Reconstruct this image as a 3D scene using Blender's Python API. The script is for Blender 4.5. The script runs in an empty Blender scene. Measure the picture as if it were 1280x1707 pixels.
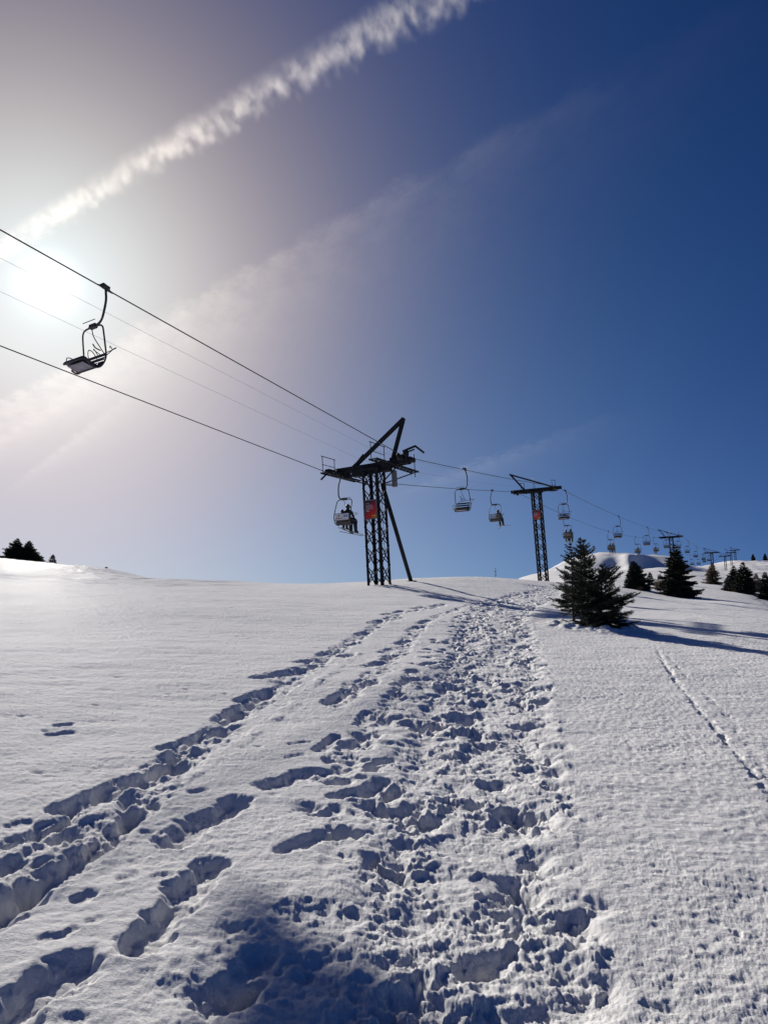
import bpy, bmesh, math, random
import numpy as np
from mathutils import Vector, Matrix
R = math.radians
sc = bpy.context.scene
col = sc.collection

# ------------------------------------------------------------------ camera
F, CX, CY, PITCH = 1230.0, 640.0, 853.5, R(10)
cam_d = bpy.data.cameras.new('camera'); cam = bpy.data.objects.new('camera', cam_d); col.objects.link(cam)
cam.location = (0, 0, 0); cam.rotation_euler = (R(90) + PITCH, 0, 0)
cam_d.sensor_fit = 'HORIZONTAL'; cam_d.sensor_width = 36; cam_d.lens = 36 * F / 1280
cam_d.clip_start = 0.05; cam_d.clip_end = 60000
sc.camera = cam

# ------------------------------------------------------------------ sun and sky
SUN_AZ, SUN_EL = R(-26.1), R(24.8)          # azimuth from +Y towards +X
sun_dir = Vector((math.sin(SUN_AZ) * math.cos(SUN_EL), math.cos(SUN_AZ) * math.cos(SUN_EL), math.sin(SUN_EL)))
ld = bpy.data.lights.new('sun', 'SUN'); ld.energy = 5.0; ld.angle = R(0.5); ld.color = (1.0, 0.95, 0.88)
sun = bpy.data.objects.new('sun', ld); col.objects.link(sun)
sun.rotation_euler = (-sun_dir).to_track_quat('-Z', 'Y').to_euler()

def build_world():
    w = bpy.data.worlds.new('World'); sc.world = w; w.use_nodes = True
    nt = w.node_tree; nt.nodes.clear(); N = nt.nodes.new; L = nt.links.new
    def m(op, a, b=None, c=None, clamp=False):
        n = N('ShaderNodeMath'); n.operation = op; n.use_clamp = clamp
        for i, v in enumerate((a, b, c)):
            if v is None: continue
            if isinstance(v, (int, float)): n.inputs[i].default_value = v
            else: L(v, n.inputs[i])
        return n.outputs[0]
    def mixc(f, a, b, bt='MIX'):
        n = N('ShaderNodeMix'); n.data_type = 'RGBA'; n.blend_type = bt
        if isinstance(f, (int, float)): n.inputs['Factor'].default_value = f
        else: L(f, n.inputs['Factor'])
        for s, v in ((n.inputs[6], a), (n.inputs[7], b)):
            if isinstance(v, tuple): s.default_value = v + (1,)
            else: L(v, s)
        return n.outputs[2]
    tc = N('ShaderNodeTexCoord'); D = tc.outputs['Generated']
    sky = N('ShaderNodeTexSky'); sky.sky_type = 'NISHITA'; sky.sun_disc = False
    sky.sun_elevation = SUN_EL; sky.sun_rotation = SUN_AZ
    sky.altitude = 2200; sky.air_density = 1.0; sky.dust_density = 0.35; sky.ozone_density = 2.5
    base = mixc(1.0, sky.outputs[0], SKY_TINT, 'MULTIPLY')
    dn = N('ShaderNodeVectorMath'); dn.operation = 'DOT_PRODUCT'; L(D, dn.inputs[0]); dn.inputs[1].default_value = sun_dir
    th = m('MULTIPLY', m('ARCCOSINE', m('MINIMUM', dn.outputs['Value'], 0.999999)), 180 / math.pi)
    def ex(amp, scale, p=1.0):
        t = m('DIVIDE', th, scale)
        if p != 1.0: t = m('POWER', t, p)
        return m('MULTIPLY', m('EXPONENT', m('MULTIPLY', t, -1)), amp)
    def scale(colr, f):
        n = N('ShaderNodeVectorMath'); n.operation = 'SCALE'; n.inputs[0].default_value = colr; L(f, n.inputs['Scale']); return n.outputs[0]
    def addv(a, b):
        n = N('ShaderNodeVectorMath'); n.operation = 'ADD'; L(a, n.inputs[0]); L(b, n.inputs[1]); return n.outputs[0]
    # the thin cirrus layer: its plane coordinates (direction projected on a level sheet)
    sx = N('ShaderNodeSeparateXYZ'); L(D, sx.inputs[0])
    dz = m('MAXIMUM', sx.outputs[2], 0.03)
    qx, qy = m('DIVIDE', sx.outputs[0], dz), m('DIVIDE', sx.outputs[1], dz)
    acc = base
    for colr, amp, s, p, low in GLOW:
        f = ex(amp, s, p)
        if low: f = m('MULTIPLY', f, m('EXPONENT', m('MULTIPLY', m('MAXIMUM', sx.outputs[2], 0.0), -low)))
        acc = addv(acc, scale(colr, f))
    # old spread-out trail veils lying on that sheet
    for (x0, y0), (x1, y1), wsharp, wsoft, amp, bend in VEILS:
        dx, dy = x1 - x0, y1 - y0; ln = math.hypot(dx, dy); dx /= ln; dy /= ln
        # signed distance to the line, positive = the soft side
        ax = m('SUBTRACT', qx, x0); ay = m('SUBTRACT', qy, y0)
        s_ = m('SUBTRACT', m('MULTIPLY', ay, dx), m('MULTIPLY', ax, dy))
        t_ = m('ADD', m('MULTIPLY', ax, dx), m('MULTIPLY', ay, dy))
        cb = N('ShaderNodeCombineXYZ'); L(m('MULTIPLY', t_, 4.0), cb.inputs[0]); L(m('ADD', m('MULTIPLY', s_, 6.0), m('MULTIPLY', t_, 1.5)), cb.inputs[1])
        nz = N('ShaderNodeTexNoise'); nz.inputs['Scale'].default_value = 1.6; nz.inputs['Detail'].default_value = 8; nz.inputs['Roughness'].default_value = .68
        L(cb.outputs[0], nz.inputs['Vector'])
        s2 = m('ADD', s_, m('MULTIPLY', m('SUBTRACT', nz.outputs[0], .5), wsharp * 3.2))
        up = m('DIVIDE', m('ADD', s2, wsharp), 2 * wsharp, clamp=True)
        up = m('MULTIPLY', m('MULTIPLY', up, up), m('SUBTRACT', 3.0, m('MULTIPLY', up, 2.0)))
        dnw = m('EXPONENT', m('MULTIPLY', m('DIVIDE', m('MAXIMUM', s2, 0.0), wsoft), -1))
        f = m('MULTIPLY', m('MULTIPLY', up, dnw), m('MAXIMUM', m('MULTIPLY', m('SUBTRACT', nz.outputs[0], .22), 2.6), 0.0))
        lo = m('MULTIPLY', m('MULTIPLY', m('SUBTRACT', t_, bend[0]), 1 / bend[1]), 1.0, clamp=True)
        hi = m('MULTIPLY', m('SUBTRACT', bend[2], t_), 1 / bend[3], clamp=True)
        f = m('MULTIPLY', f, m('MULTIPLY', lo, hi))
        ill = m('ADD', ex(amp, 26), ex(amp * .38, 60))
        acc = addv(acc, scale((1.0, .86, .68), m('MULTIPLY', f, ill)))
    bg = N('ShaderNodeBackground'); L(acc, bg.inputs['Color']); bg.inputs['Strength'].default_value = 0.088
    out = N('ShaderNodeOutputWorld'); L(bg.outputs[0], out.inputs['Surface'])
SKY_TINT = (0.06, 0.165, 0.40)
# aureole of thin high ice cloud: colour, strength, width in degrees, falloff power, share kept to the low air
GLOW = [((1.0, 1.0, .97), 7, 1.5, 2.0, 0), ((.55, .9, 1.0), 1.6, 3.6, 1.5, 0), ((.17, .35, .36), 10, 10, 2.0, 0), ((.0, .0, .13), 10, 14, 1.5, 0), ((.46, .32, .0), 10, 18, 2.0, 0), ((.0, .0, .075), 10, 34, 2.0, 0),
        ((.34, .0, .0), 10, 18, 2.0, 3), ((.22, .14, .0), 10, 28, 2.0, 3), ((.0, .27, .08), 10, 40, 2.0, 3), ((.45, .24, .0), 10, 40, 2.0, 6), ((.0, .0, .12), 10, 56, 2.0, 3)]
def sheet(px, py):
    d = (px - CX, F * math.cos(PITCH) - (CY - py) * math.sin(PITCH), F * math.sin(PITCH) + (CY - py) * math.cos(PITCH))
    return d[0] / d[2], d[1] / d[2]
VEILS = [(sheet(240, 545), sheet(860, 215), .045, .16, 2.0, (-9, 8, 1.9, 1.6)), (sheet(250, 585), sheet(800, 330), .10, .22, .9, (-9, 8, 1.4, 1.2)),
         (sheet(60, 690), sheet(330, 510), .04, .09, 1.2, (-3, 2, 1.2, .9)), (sheet(130, 725), sheet(290, 600), .03, .07, 1.7, (-2, 2, .9, .9)), (sheet(780, 780), sheet(1000, 700), .10, .16, 2.2, (-1, 1, 1.3, 1.3))]
build_world()
sc.view_settings.view_transform = 'Standard'; sc.view_settings.look = 'None'
sc.view_settings.exposure = 0.2; sc.view_settings.gamma = 1.0
sc.cycles.max_bounces = 6; sc.cycles.diffuse_bounces = 1; sc.cycles.glossy_bounces = 2; sc.cycles.transparent_max_bounces = 8
sc.cycles.volume_bounces = 1; sc.cycles.sample_clamp_indirect = 4

# ------------------------------------------------------------------ geometry helpers
def ray(px, py):
    """(X/Y, Z/Y) of the line of sight through a photo pixel"""
    y = F * math.cos(PITCH) - (CY - py) * math.sin(PITCH)
    return (px - CX) / y, (F * math.sin(PITCH) + (CY - py) * math.cos(PITCH)) / y
def at(px, py, Y):
    a, b = ray(px, py); return (a * Y, Y, b * Y)

def tag(o, label=None, cat=None, group=None, kind=None):
    if label: o['label'] = label
    if cat: o['category'] = cat
    if group: o['group'] = group
    if kind: o['kind'] = kind
    return o
def empty(name, loc=(0, 0, 0), rot=(0, 0, 0)):
    o = bpy.data.objects.new(name, None); o.location = loc; o.rotation_euler = rot; o.empty_display_size = .3
    col.objects.link(o); return o
def copy_tree(o, parent=None):
    c = o.copy(); col.objects.link(c)
    if parent is not None: c.parent = parent
    for ch in o.children: copy_tree(ch, c)
    return c

class MB:
    """collects boxes, bars, tubes into one mesh"""
    def __init__(s): s.v = []; s.f = []; s.smooth = []
    def add(s, vs, fs, smooth=False):
        n = len(s.v); s.v += [tuple(v) for v in vs]; s.f += [tuple(i + n for i in f) for f in fs]; s.smooth += [smooth] * len(fs); return s
    def box(s, c, d, M=None):
        x, y, z = (k / 2 for k in d); c = Vector(c)
        vs = [Vector((a * x, b * y, e * z)) for a in (-1, 1) for b in (-1, 1) for e in (-1, 1)]
        if M is not None: vs = [M @ v for v in vs]
        return s.add([v + c for v in vs], [(0, 1, 3, 2), (4, 6, 7, 5), (0, 4, 5, 1), (2, 3, 7, 6), (0, 2, 6, 4), (1, 5, 7, 3)])
    def bar(s, a, b, w, h=None):
        a, b = Vector(a), Vector(b); d = b - a; L_ = d.length
        M = d.to_track_quat('Y', 'Z').to_matrix()
        return s.box((a + b) / 2, (w, L_, h or w), M)
    def tube(s, pts, r, seg=8, sub=0, closed=False, cap=True):
        P = [Vector(p) for p in pts]
        if sub:
            Q = []
            n = len(P)
            for i in range(n - 1):
                p0 = P[max(i - 1, 0)]; p1 = P[i]; p2 = P[i + 1]; p3 = P[min(i + 2, n - 1)]
                for k in range(sub):
                    t = k / sub
                    Q.append(.5 * ((2 * p1) + (p2 - p0) * t + (2 * p0 - 5 * p1 + 4 * p2 - p3) * t * t + (-p0 + 3 * p1 - 3 * p2 + p3) * t ** 3))
            Q.append(P[-1]); P = Q
        n = len(P); rr = r if isinstance(r, (list, tuple)) else None
        vs = []; prev = None
        for i, p in enumerate(P):
            t = (P[min(i + 1, n - 1)] - P[max(i - 1, 0)])
            if t.length < 1e-9: t = Vector((0, 0, 1))
            t.normalize()
            if prev is None:
                prev = t.orthogonal().normalized()
            prev = (prev - t * prev.dot(t))
            prev = prev.normalized() if prev.length > 1e-6 else t.orthogonal().normalized()
            b = t.cross(prev)
            ri = r if rr is None else np.interp(i / (n - 1), np.linspace(0, 1, len(rr)), rr)
            for k in range(seg):
                a = 2 * math.pi * k / seg
                vs.append(p + (prev * math.cos(a) + b * math.sin(a)) * float(ri))
        fs = [(i * seg + k, i * seg + (k + 1) % seg, (i + 1) * seg + (k + 1) % seg, (i + 1) * seg + k) for i in range(n - 1) for k in range(seg)]
        if cap: fs += [tuple(range(seg - 1, -1, -1)), tuple((n - 1) * seg + k for k in range(seg))]
        return s.add(vs, fs, True)
    def cyl(s, c, axis, r, h, seg=16):
        c, a = Vector(c), Vector(axis).normalized()
        return s.tube([c - a * h / 2, c + a * h / 2], r, seg)
    def ell(s, c, rad, nu=14, nv=9):
        c = Vector(c); vs = []; fs = []
        for j in range(nv + 1):
            th = math.pi * j / nv
            for i in range(nu):
                a = 2 * math.pi * i / nu
                vs.append(c + Vector((rad[0] * math.sin(th) * math.cos(a), rad[1] * math.sin(th) * math.sin(a), rad[2] * math.cos(th))))
        for j in range(nv):
            for i in range(nu):
                fs.append((j * nu + i, (j + 1) * nu + i, (j + 1) * nu + (i + 1) % nu, j * nu + (i + 1) % nu))
        return s.add(vs, fs, True)
    def build(s, name, mat, parent=None, bevel=0):
        me = bpy.data.meshes.new(name); me.from_pydata(s.v, [], s.f)
        me.polygons.foreach_set('use_smooth', s.smooth); me.materials.append(mat); me.update()
        o = bpy.data.objects.new(name, me); col.objects.link(o)
        if parent is not None: o.parent = parent
        if bevel:
            b = o.modifiers.new('bevel', 'BEVEL'); b.width = bevel; b.segments = 2; b.limit_method = 'ANGLE'
        return o

# ------------------------------------------------------------------ materials
def mat(name, color, rough=.6, metal=0.0, var=.25, scale=6.0, bump=0.0, spec=.5):
    m = bpy.data.materials.new(name); m.use_nodes = True; nt = m.node_tree; N = nt.nodes; L = nt.links
    b = N['Principled BSDF']; b.inputs['Roughness'].default_value = rough; b.inputs['Metallic'].default_value = metal
    b.inputs['Specular IOR Level'].default_value = spec
    tc = N.new('ShaderNodeTexCoord'); nz = N.new('ShaderNodeTexNoise'); nz.inputs['Scale'].default_value = scale; nz.inputs['Detail'].default_value = 6
    L.new(tc.outputs['Object'], nz.inputs['Vector'])
    rp = N.new('ShaderNodeValToRGB'); c = color
    rp.color_ramp.elements[0].color = (c[0] * (1 - var), c[1] * (1 - var), c[2] * (1 - var), 1); rp.color_ramp.elements[0].position = .35
    rp.color_ramp.elements[1].color = (min(1, c[0] * (1 + var)), min(1, c[1] * (1 + var)), min(1, c[2] * (1 + var)), 1); rp.color_ramp.elements[1].position = .65
    L.new(nz.outputs[0], rp.inputs[0]); L.new(rp.outputs[0], b.inputs['Base Color'])
    if bump:
        bp = N.new('ShaderNodeBump'); bp.inputs['Strength'].default_value = bump; bp.inputs['Distance'].default_value = .01
        L.new(nz.outputs[0], bp.inputs['Height']); L.new(bp.outputs[0], b.inputs['Normal'])
    return m
M_STEEL = mat('dark_painted_steel', (.018, .02, .025), .75, 0, .4, 9, .2, .08)
M_GALV = mat('galvanised_steel', (.10, .10, .11), .6, 0, .25, 12, .2)
M_TUBE = mat('chair_tube', (.045, .04, .04), .55, .0, .25, 15)
M_SEAT = mat('seat_plastic', (.02, .02, .026), .5, 0, .3, 10)
M_PAN = mat('seat_underside', (.20, .19, .24), .6, 0, .2, 4)
M_WHITE = mat('white_panel', (.62, .62, .64), .5, 0, .06, 8)
M_WOOD = mat('pale_slats', (.20, .185, .17), .6, 0, .2, 14)
M_RUBBER = mat('sheave_rubber', (.02, .02, .02), .7, 0, .3, 10)
M_ROPE = mat('steel_rope', (.05, .05, .055), .5, .6, .2, 30)
M_WIRE = mat('thin_wire', (.30, .30, .33), .6, .2, .2, 30)
M_BARK = mat('bark', (.03, .024, .02), .9, 0, .4, 30, .6)
M_NEEDLE = mat('spruce_needles', (.016, .024, .013), .7, 0, .45, 3.5)
M_LARCH = mat('larch_twigs', (.17, .10, .055), .8, 0, .35, 5)
M_TWIG = mat('bare_twigs', (.11, .085, .065), .8, 0, .35, 5)
M_BLUE = mat('blue_print', (.03, .22, .50), .5, 0, .1)
M_REDP = mat('red_print', (.30, .05, .05), .5, 0, .1)
M_DARKP = mat('dark_print', (.012, .012, .016), .5, 0, .1)
M_TEXT = mat('white_lettering', (.5, .45, .48), .5, 0, .05)
M_ORANGE = mat('orange_lettering', (.80, .42, .06), .5, 0, .1)

def snow_material():
    m = bpy.data.materials.new('snow'); m.use_nodes = True; nt = m.node_tree; N = nt.nodes.new; L = nt.links.new
    b = nt.nodes['Principled BSDF']
    b.inputs['Base Color'].default_value = (.85, .845, .83, 1)
    b.inputs['Specular IOR Level'].default_value = .03
    tc = N('ShaderNodeTexCoord')
    def noise(scale, det, rough, stretch=None):
        n = N('ShaderNodeTexNoise'); n.inputs['Scale'].default_value = scale; n.inputs['Detail'].default_value = det; n.inputs['Roughness'].default_value = rough
        if stretch:
            mp = N('ShaderNodeMapping'); mp.inputs['Scale'].default_value = stretch; mp.inputs['Rotation'].default_value = (0, 0, R(20)); L(tc.outputs['Object'], mp.inputs[0]); L(mp.outputs[0], n.inputs['Vector'])
        else: L(tc.outputs['Object'], n.inputs['Vector'])
        return n.outputs[0]
    def bump(h, dist, strength, prev=None):
        bp = N('ShaderNodeBump'); bp.inputs['Distance'].default_value = dist; bp.inputs['Strength'].default_value = strength; L(h, bp.inputs['Height'])
        if prev is not None: L(prev, bp.inputs['Normal'])
        return bp.outputs[0]
    n1 = bump(noise(3.0, 6, .65, (1, 2.4, 1)), .05, .35)
    n2 = bump(noise(30, 6, .75), .012, 1.0, n1)
    n3 = bump(noise(210, 3, .7), .0026, 1.0, n2)
    L(n3, b.inputs['Normal'])
    # crystals: small patches of glossier ice grain
    g = noise(520, 1, .5)
    rp = N('ShaderNodeMapRange'); rp.inputs['From Min'].default_value = .62; rp.inputs['From Max'].default_value = .68
    rp.inputs['To Min'].default_value = 0; rp.inputs['To Max'].default_value = .012; L(g, rp.inputs['Value']); L(rp.outputs[0], b.inputs['Specular IOR Level']); b.inputs['Roughness'].default_value = .38
    return m
M_SNOW = snow_material()

# ------------------------------------------------------------------ terrain
CP = []
def cp(px, py, Y): CP.append(at(px, py, Y))
def plane_cp(px, py):
    """the even piste: a slope rising ahead and falling gently to the right"""
    a, b = ray(px, py); Y = 1.6 / (.11 - .05 * a - b); CP.append((a * Y, Y, b * Y))
for py_, cols_ in ((1707, (0, 640, 1280)), (1450, (0, 320, 640, 960, 1280)), (1250, (-60, 320, 640, 960, 1330)), (1130, (-100, 200, 450, 700, 950, 1150, 1340)),
                   (1070, (-100, 150, 400, 640, 830, 1000, 1180, 1340)), (1030, (-100, 150, 400, 640, 800, 1060, 1200)), (1000, (-60, 150, 400, 640, 800, 1000))):
    for px_ in cols_: plane_cp(px_, py_)
for p in [(0, 950, 50), (0, 941, 66), (0, 930, 84), (0, 960, 140),
          (100, 941, 76), (190, 951, 72), (215, 960, 66), (215, 990, 110), (150, 960, 50),
          (300, 967, 56), (300, 980, 36), (300, 1000, 95), (430, 971, 52), (430, 1000, 88),
          (520, 975, 47), (580, 976.5, 44), (625, 976, 41.4), (640, 1012, 85), (690, 967, 47), (740, 962, 54), (800, 963, 60), (850, 966, 63), (850, 990, 95), (850, 985, 42),
          (800, 1000, 110), (912, 970.5, 69.8),
          (1280, 1020, 46), (1280, 1012, 60), (1057, 984, 72),
          (1130, 999, 64), (1235, 992, 84), (1275, 1006, 74), (1190, 974, 110), (1080, 972, 100), (980, 968, 95),
          (1000, 958, 150), (1150, 960, 150), (900, 962, 150), (1240, 970, 140),
          (850, 975, 230), (900, 957, 240), (940, 947, 250), (1000, 951, 228), (1060, 952, 228), (1110, 950, 228), (1110, 952, 262), (1000, 950, 262),
          (1000, 960, 330), (900, 980, 330), (1150, 956, 254), (1186, 958, 250), (1220, 955, 290), (1160, 948, 330), (1200, 940, 380), (1225, 933, 400), (1250, 937, 410), (1290, 938, 420), (1150, 950, 420), (1290, 960, 520), (1225, 960, 520),
          (1340, 1030, 60), (1400, 960, 300)]: cp(*p)
CP += [(0, 0, -1.6), (-3, 0, -1.45), (3, 0, -1.75), (0, -10, -2.7), (-20, -10, -1.7), (20, -10, -3.7), (30, 0, -3.1), (-30, 0, -.1), (0, -60, -9), (80, 0, -9), (-80, 0, 4),
       (-80, 60, 12), (-120, 150, 9), (90, 60, -1), (0, 1200, 20), (400, 1100, 30), (-800, 900, 20), (900, 500, 0), (1200, -200, -60), (-1200, -200, -20), (0, -1200, -90), (0, 300, -2), (-150, 300, 2)]
CP = np.array(CP)
RS = 10.0
def warp(x, y):
    r = np.hypot(x, y); w = np.log1p(r / RS); k = np.where(r > 1e-6, w / np.maximum(r, 1e-6), 1 / RS)
    return x * k, y * k, r
_cx, _cy, _cr = warp(CP[:, 0], CP[:, 1]); _val = CP[:, 2] / (_cr + RS)
def _phi(d2): return .5 * d2 * np.log(d2 + 1e-12)
_n = len(CP)
_A = np.zeros((_n + 3, _n + 3)); _A[:_n, :_n] = _phi((_cx[:, None] - _cx) ** 2 + (_cy[:, None] - _cy) ** 2) + np.eye(_n) * 1e-5
_A[:_n, _n:] = np.c_[np.ones(_n), _cx, _cy]; _A[_n:, :_n] = _A[:_n, _n:].T
_W = np.linalg.solve(_A, np.r_[_val, 0, 0, 0])
def sstep(a, b, x):
    t = np.clip((x - a) / (b - a), 0, 1); return t * t * (3 - 2 * t)
def base_z(x, y):
    x = np.asarray(x, float); y = np.asarray(y, float); sh = x.shape; x = x.ravel(); y = y.ravel()
    out = np.empty(len(x))
    for i in range(0, len(x), 200000):
        a, b, r = warp(x[i:i + 200000], y[i:i + 200000])
        v = _W[_n] + _W[_n + 1] * a + _W[_n + 2] * b
        for k in range(_n): v = v + _W[k] * _phi((a - _cx[k]) ** 2 + (b - _cy[k]) ** 2)
        out[i:i + 200000] = v * (r + RS)
    # the steep, wind-loaded face of the far dome
    az = x / np.maximum(y, 1)
    m = sstep(.19, .30, az) * (1 - sstep(.385, .45, az)) * (y > 0)
    out += m * 5.8 * sstep(228, 251, y + 5 * np.sin(az * 47) + 11 * np.exp(-((az - .335) / .014) ** 2)) * (1 - sstep(256, 340, y))
    return out.reshape(sh)
def ground(px, py):
    """where the line of sight through a photo pixel meets the snow"""
    a, b = ray(px, py); Y = np.exp(np.linspace(math.log(1.2), math.log(300), 900))
    d = b * Y - base_z(a * Y, Y)
    i = int(np.argmax(d < 0)) if (d < 0).any() else len(Y) - 1
    i = max(i, 1); t = d[i - 1] / (d[i - 1] - d[i] + 1e-12); yy = Y[i - 1] + (Y[i] - Y[i - 1]) * t
    return a * yy, yy

def _hash(ix, iy, s):
    h = (ix.astype(np.int64) * 374761393 + iy.astype(np.int64) * 668265263 + s * 1274126177) & 0xFFFFFFFF
    h = ((h ^ (h >> 13)) * 1274126177) & 0xFFFFFFFF; h = h ^ (h >> 16)
    return (h & 0xFFFFFF) / float(0x1000000)
def vn(x, y, s=0):
    ix = np.floor(x); iy = np.floor(y); fx = x - ix; fy = y - iy
    ux = fx * fx * fx * (fx * (fx * 6 - 15) + 10); uy = fy * fy * fy * (fy * (fy * 6 - 15) + 10)
    def g(dx, dy):
        a = _hash(ix + dx, iy + dy, s) * 2 * np.pi
        return np.cos(a) * (fx - dx) + np.sin(a) * (fy - dy)
    a, b, c, d = g(0, 0), g(1, 0), g(0, 1), g(1, 1)
    return (a + (b - a) * ux + (c - a) * uy + (a - b - c + d) * ux * uy) * 1.5
def fbm(x, y, o=4, s=0, g=.5):
    v = 0; a = 1
    for k in range(o): v = v + a * vn(x * 2 ** k, y * 2 ** k, s + k); a *= g
    return v
def worley(x, y, s=0, jit=.85):
    ix = np.floor(x); iy = np.floor(y); best = np.full(x.shape, 9.); bid = np.zeros(x.shape)
    for dx in (-1, 0, 1):
        for dy in (-1, 0, 1):
            cx, cy = ix + dx, iy + dy
            px_ = cx + .5 + (_hash(cx, cy, s) - .5) * jit; py_ = cy + .5 + (_hash(cx, cy, s + 7) - .5) * jit
            d = (px_ - x) ** 2 + (py_ - y) ** 2; k = d < best
            best = np.where(k, d, best); bid = np.where(k, _hash(cx, cy, s + 13), bid)
    return np.sqrt(best), bid

# trodden path: left and right edge read off the photograph row by row
ROWS = [(1707, 455, 1020), (1600, 470, 992), (1500, 495, 970), (1400, 555, 950), (1300, 605, 935), (1200, 660, 920), (1150, 688, 913), (1100, 718, 905),
        (1070, 738, 897), (1045, 752, 886), (1025, 768, 884), (1010, 785, 905), (1000, 805, 925), (990, 850, 938), (982, 893, 935)]
_pl = np.array([ground(l, y) for y, l, r in ROWS]); _pr = np.array([ground(r, y) for y, l, r in ROWS])
# hollows left by boots and snowshoes: (px0, py0, px1, py1, radius m, depth m)
CAPS = [(100, 1350, 225, 1297, .10, .13), (225, 1302, 300, 1268, .10, .13), (-90, 1575, 60, 1478, .12, .15), (60, 1475, 165, 1412, .11, .15), (165, 1405, 255, 1338, .09, .13),
        (-40, 1425, 50, 1388, .05, .05), (20, 1440, 115, 1382, .06, .07), (-80, 1490, 20, 1435, .08, .10),
        (285, 1402, 395, 1335, .11, .15), (232, 1578, 350, 1442, .105, .16), (445, 1310, 520, 1285, .11, .13), (532, 1250, 560, 1225, .07, .11), (596, 1204, 612, 1182, .06, .11),
        (-30, 1730, 125, 1605, .11, .15), (372, 1665, 440, 1585, .10, .12), (440, 1640, 500, 1600, .10, .06), (380, 1640, 520, 1540, .25, .06), (505, 1680, 555, 1600, .12, .08), (470, 1416, 535, 1394, .07, .09),
        (275, 1247, 320, 1232, .08, .10), (320, 1232, 375, 1212, .08, .11), (375, 1196, 420, 1168, .14, .14), (405, 1165, 450, 1150, .12, .13), (435, 1131, 490, 1120, .14, .16), (505, 1104, 535, 1100, .15, .15), (508, 1117, 535, 1113, .12, .12),
        (550, 1088, 568, 1083, .15, .15), (568, 1095, 585, 1090, .12, .12), (580, 1072, 598, 1068, .15, .14), (600, 1056, 615, 1052, .15, .14), (622, 1040, 634, 1036, .17, .14),
        (640, 1026, 650, 1023, .17, .14), (660, 1021, 670, 1018, .17, .13), (690, 1014, 705, 1011, .2, .13), (720, 1011, 740, 1008, .2, .13), (655, 1036, 668, 1031, .17, .13),
        (545, 1168, 585, 1152, .10, .12), (590, 1150, 625, 1135, .10, .12), (612, 1112, 635, 1104, .12, .12), (640, 1100, 662, 1088, .10, .12), (640, 1085, 652, 1079, .12, .1), (665, 1070, 680, 1064, .12, .1), (683, 1050, 697, 1045, .14, .1),
        (705, 1040, 718, 1035, .14, .1), (560, 1302, 600, 1296, .06, .08), (545, 1357, 562, 1350, .07, .08), (565, 1328, 610, 1318, .08, .1), (610, 1316, 640, 1302, .07, .1), (630, 1268, 650, 1262, .06, .08),
        (130, 1497, 150, 1490, .045, .05), (320, 1318, 338, 1315, .05, .05), (205, 1467, 225, 1461, .04, .03), (260, 1464, 276, 1461, .04, .035), (88, 1225, 115, 1221, .07, .07), (97, 1210, 115, 1207, .07, .07),
        (488, 1238, 508, 1235, .06, .05), (480, 1262, 500, 1258, .04, .03), (190, 1128, 203, 1126, .06, .03), (80, 1565, 100, 1560, .04, .03), (110, 1555, 122, 1550, .03, .03), (385, 1014, 393, 1013, .08, .05), (20, 1375, 40, 1370, .05, .04),
        (495, 1350, 512, 1346, .04, .04), (150, 1537, 165, 1532, .03, .02), (570, 1240, 600, 1232, .07, .08), (640, 1200, 670, 1190, .08, .1), (670, 1140, 695, 1132, .1, .1), (700, 1110, 722, 1104, .1, .1), (850, 1035, 870, 1032, .12, .1),
        (1105, 1680, 1080, 1675, .035, .035), (1230, 1560, 1232, 1556, .018, .02), (1000, 1365, 1006, 1362, .03, .02), (1212, 1392, 1220, 1390, .025, .02)]
GROOVES = [([(1097, 1085), (1105, 1105), (1135, 1145), (1180, 1200), (1230, 1260), (1300, 1345)], .03, .02),
           ([(1112, 1092), (1135, 1118), (1180, 1160), (1225, 1205), (1262, 1270), (1290, 1310)], .03, .009),
           
           ([(250, 1322), (330, 1282), (400, 1235), (455, 1195), (520, 1145), (600, 1088)], .06, -.010),
           ([(0, 1418), (60, 1390), (130, 1355)], .03, .03)]
TRAILS = [([(-60, 1530), (0, 1492), (110, 1420), (215, 1352), (280, 1290), (335, 1240), (430, 1168), (525, 1106), (600, 1058), (670, 1022), (745, 1008)], .15, .022),
          ([(-60, 1445), (40, 1400), (150, 1345), (240, 1290), (330, 1228), (400, 1180)], .09, .015),
          ([(560, 1170), (625, 1125), (668, 1078), (700, 1045), (740, 1022), (790, 1008), (850, 1000)], .16, .02),
          ([(560, 1300), (600, 1240), (640, 1180), (690, 1120)], .13, .015)]
def seg_dist(x, y, a, b):
    ax, ay = a; bx, by = b; dx, dy = bx - ax, by - ay; L2 = dx * dx + dy * dy + 1e-9
    t = np.clip(((x - ax) * dx + (y - ay) * dy) / L2, 0, 1)
    return np.hypot(x - ax - t * dx, y - ay - t * dy)

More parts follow.
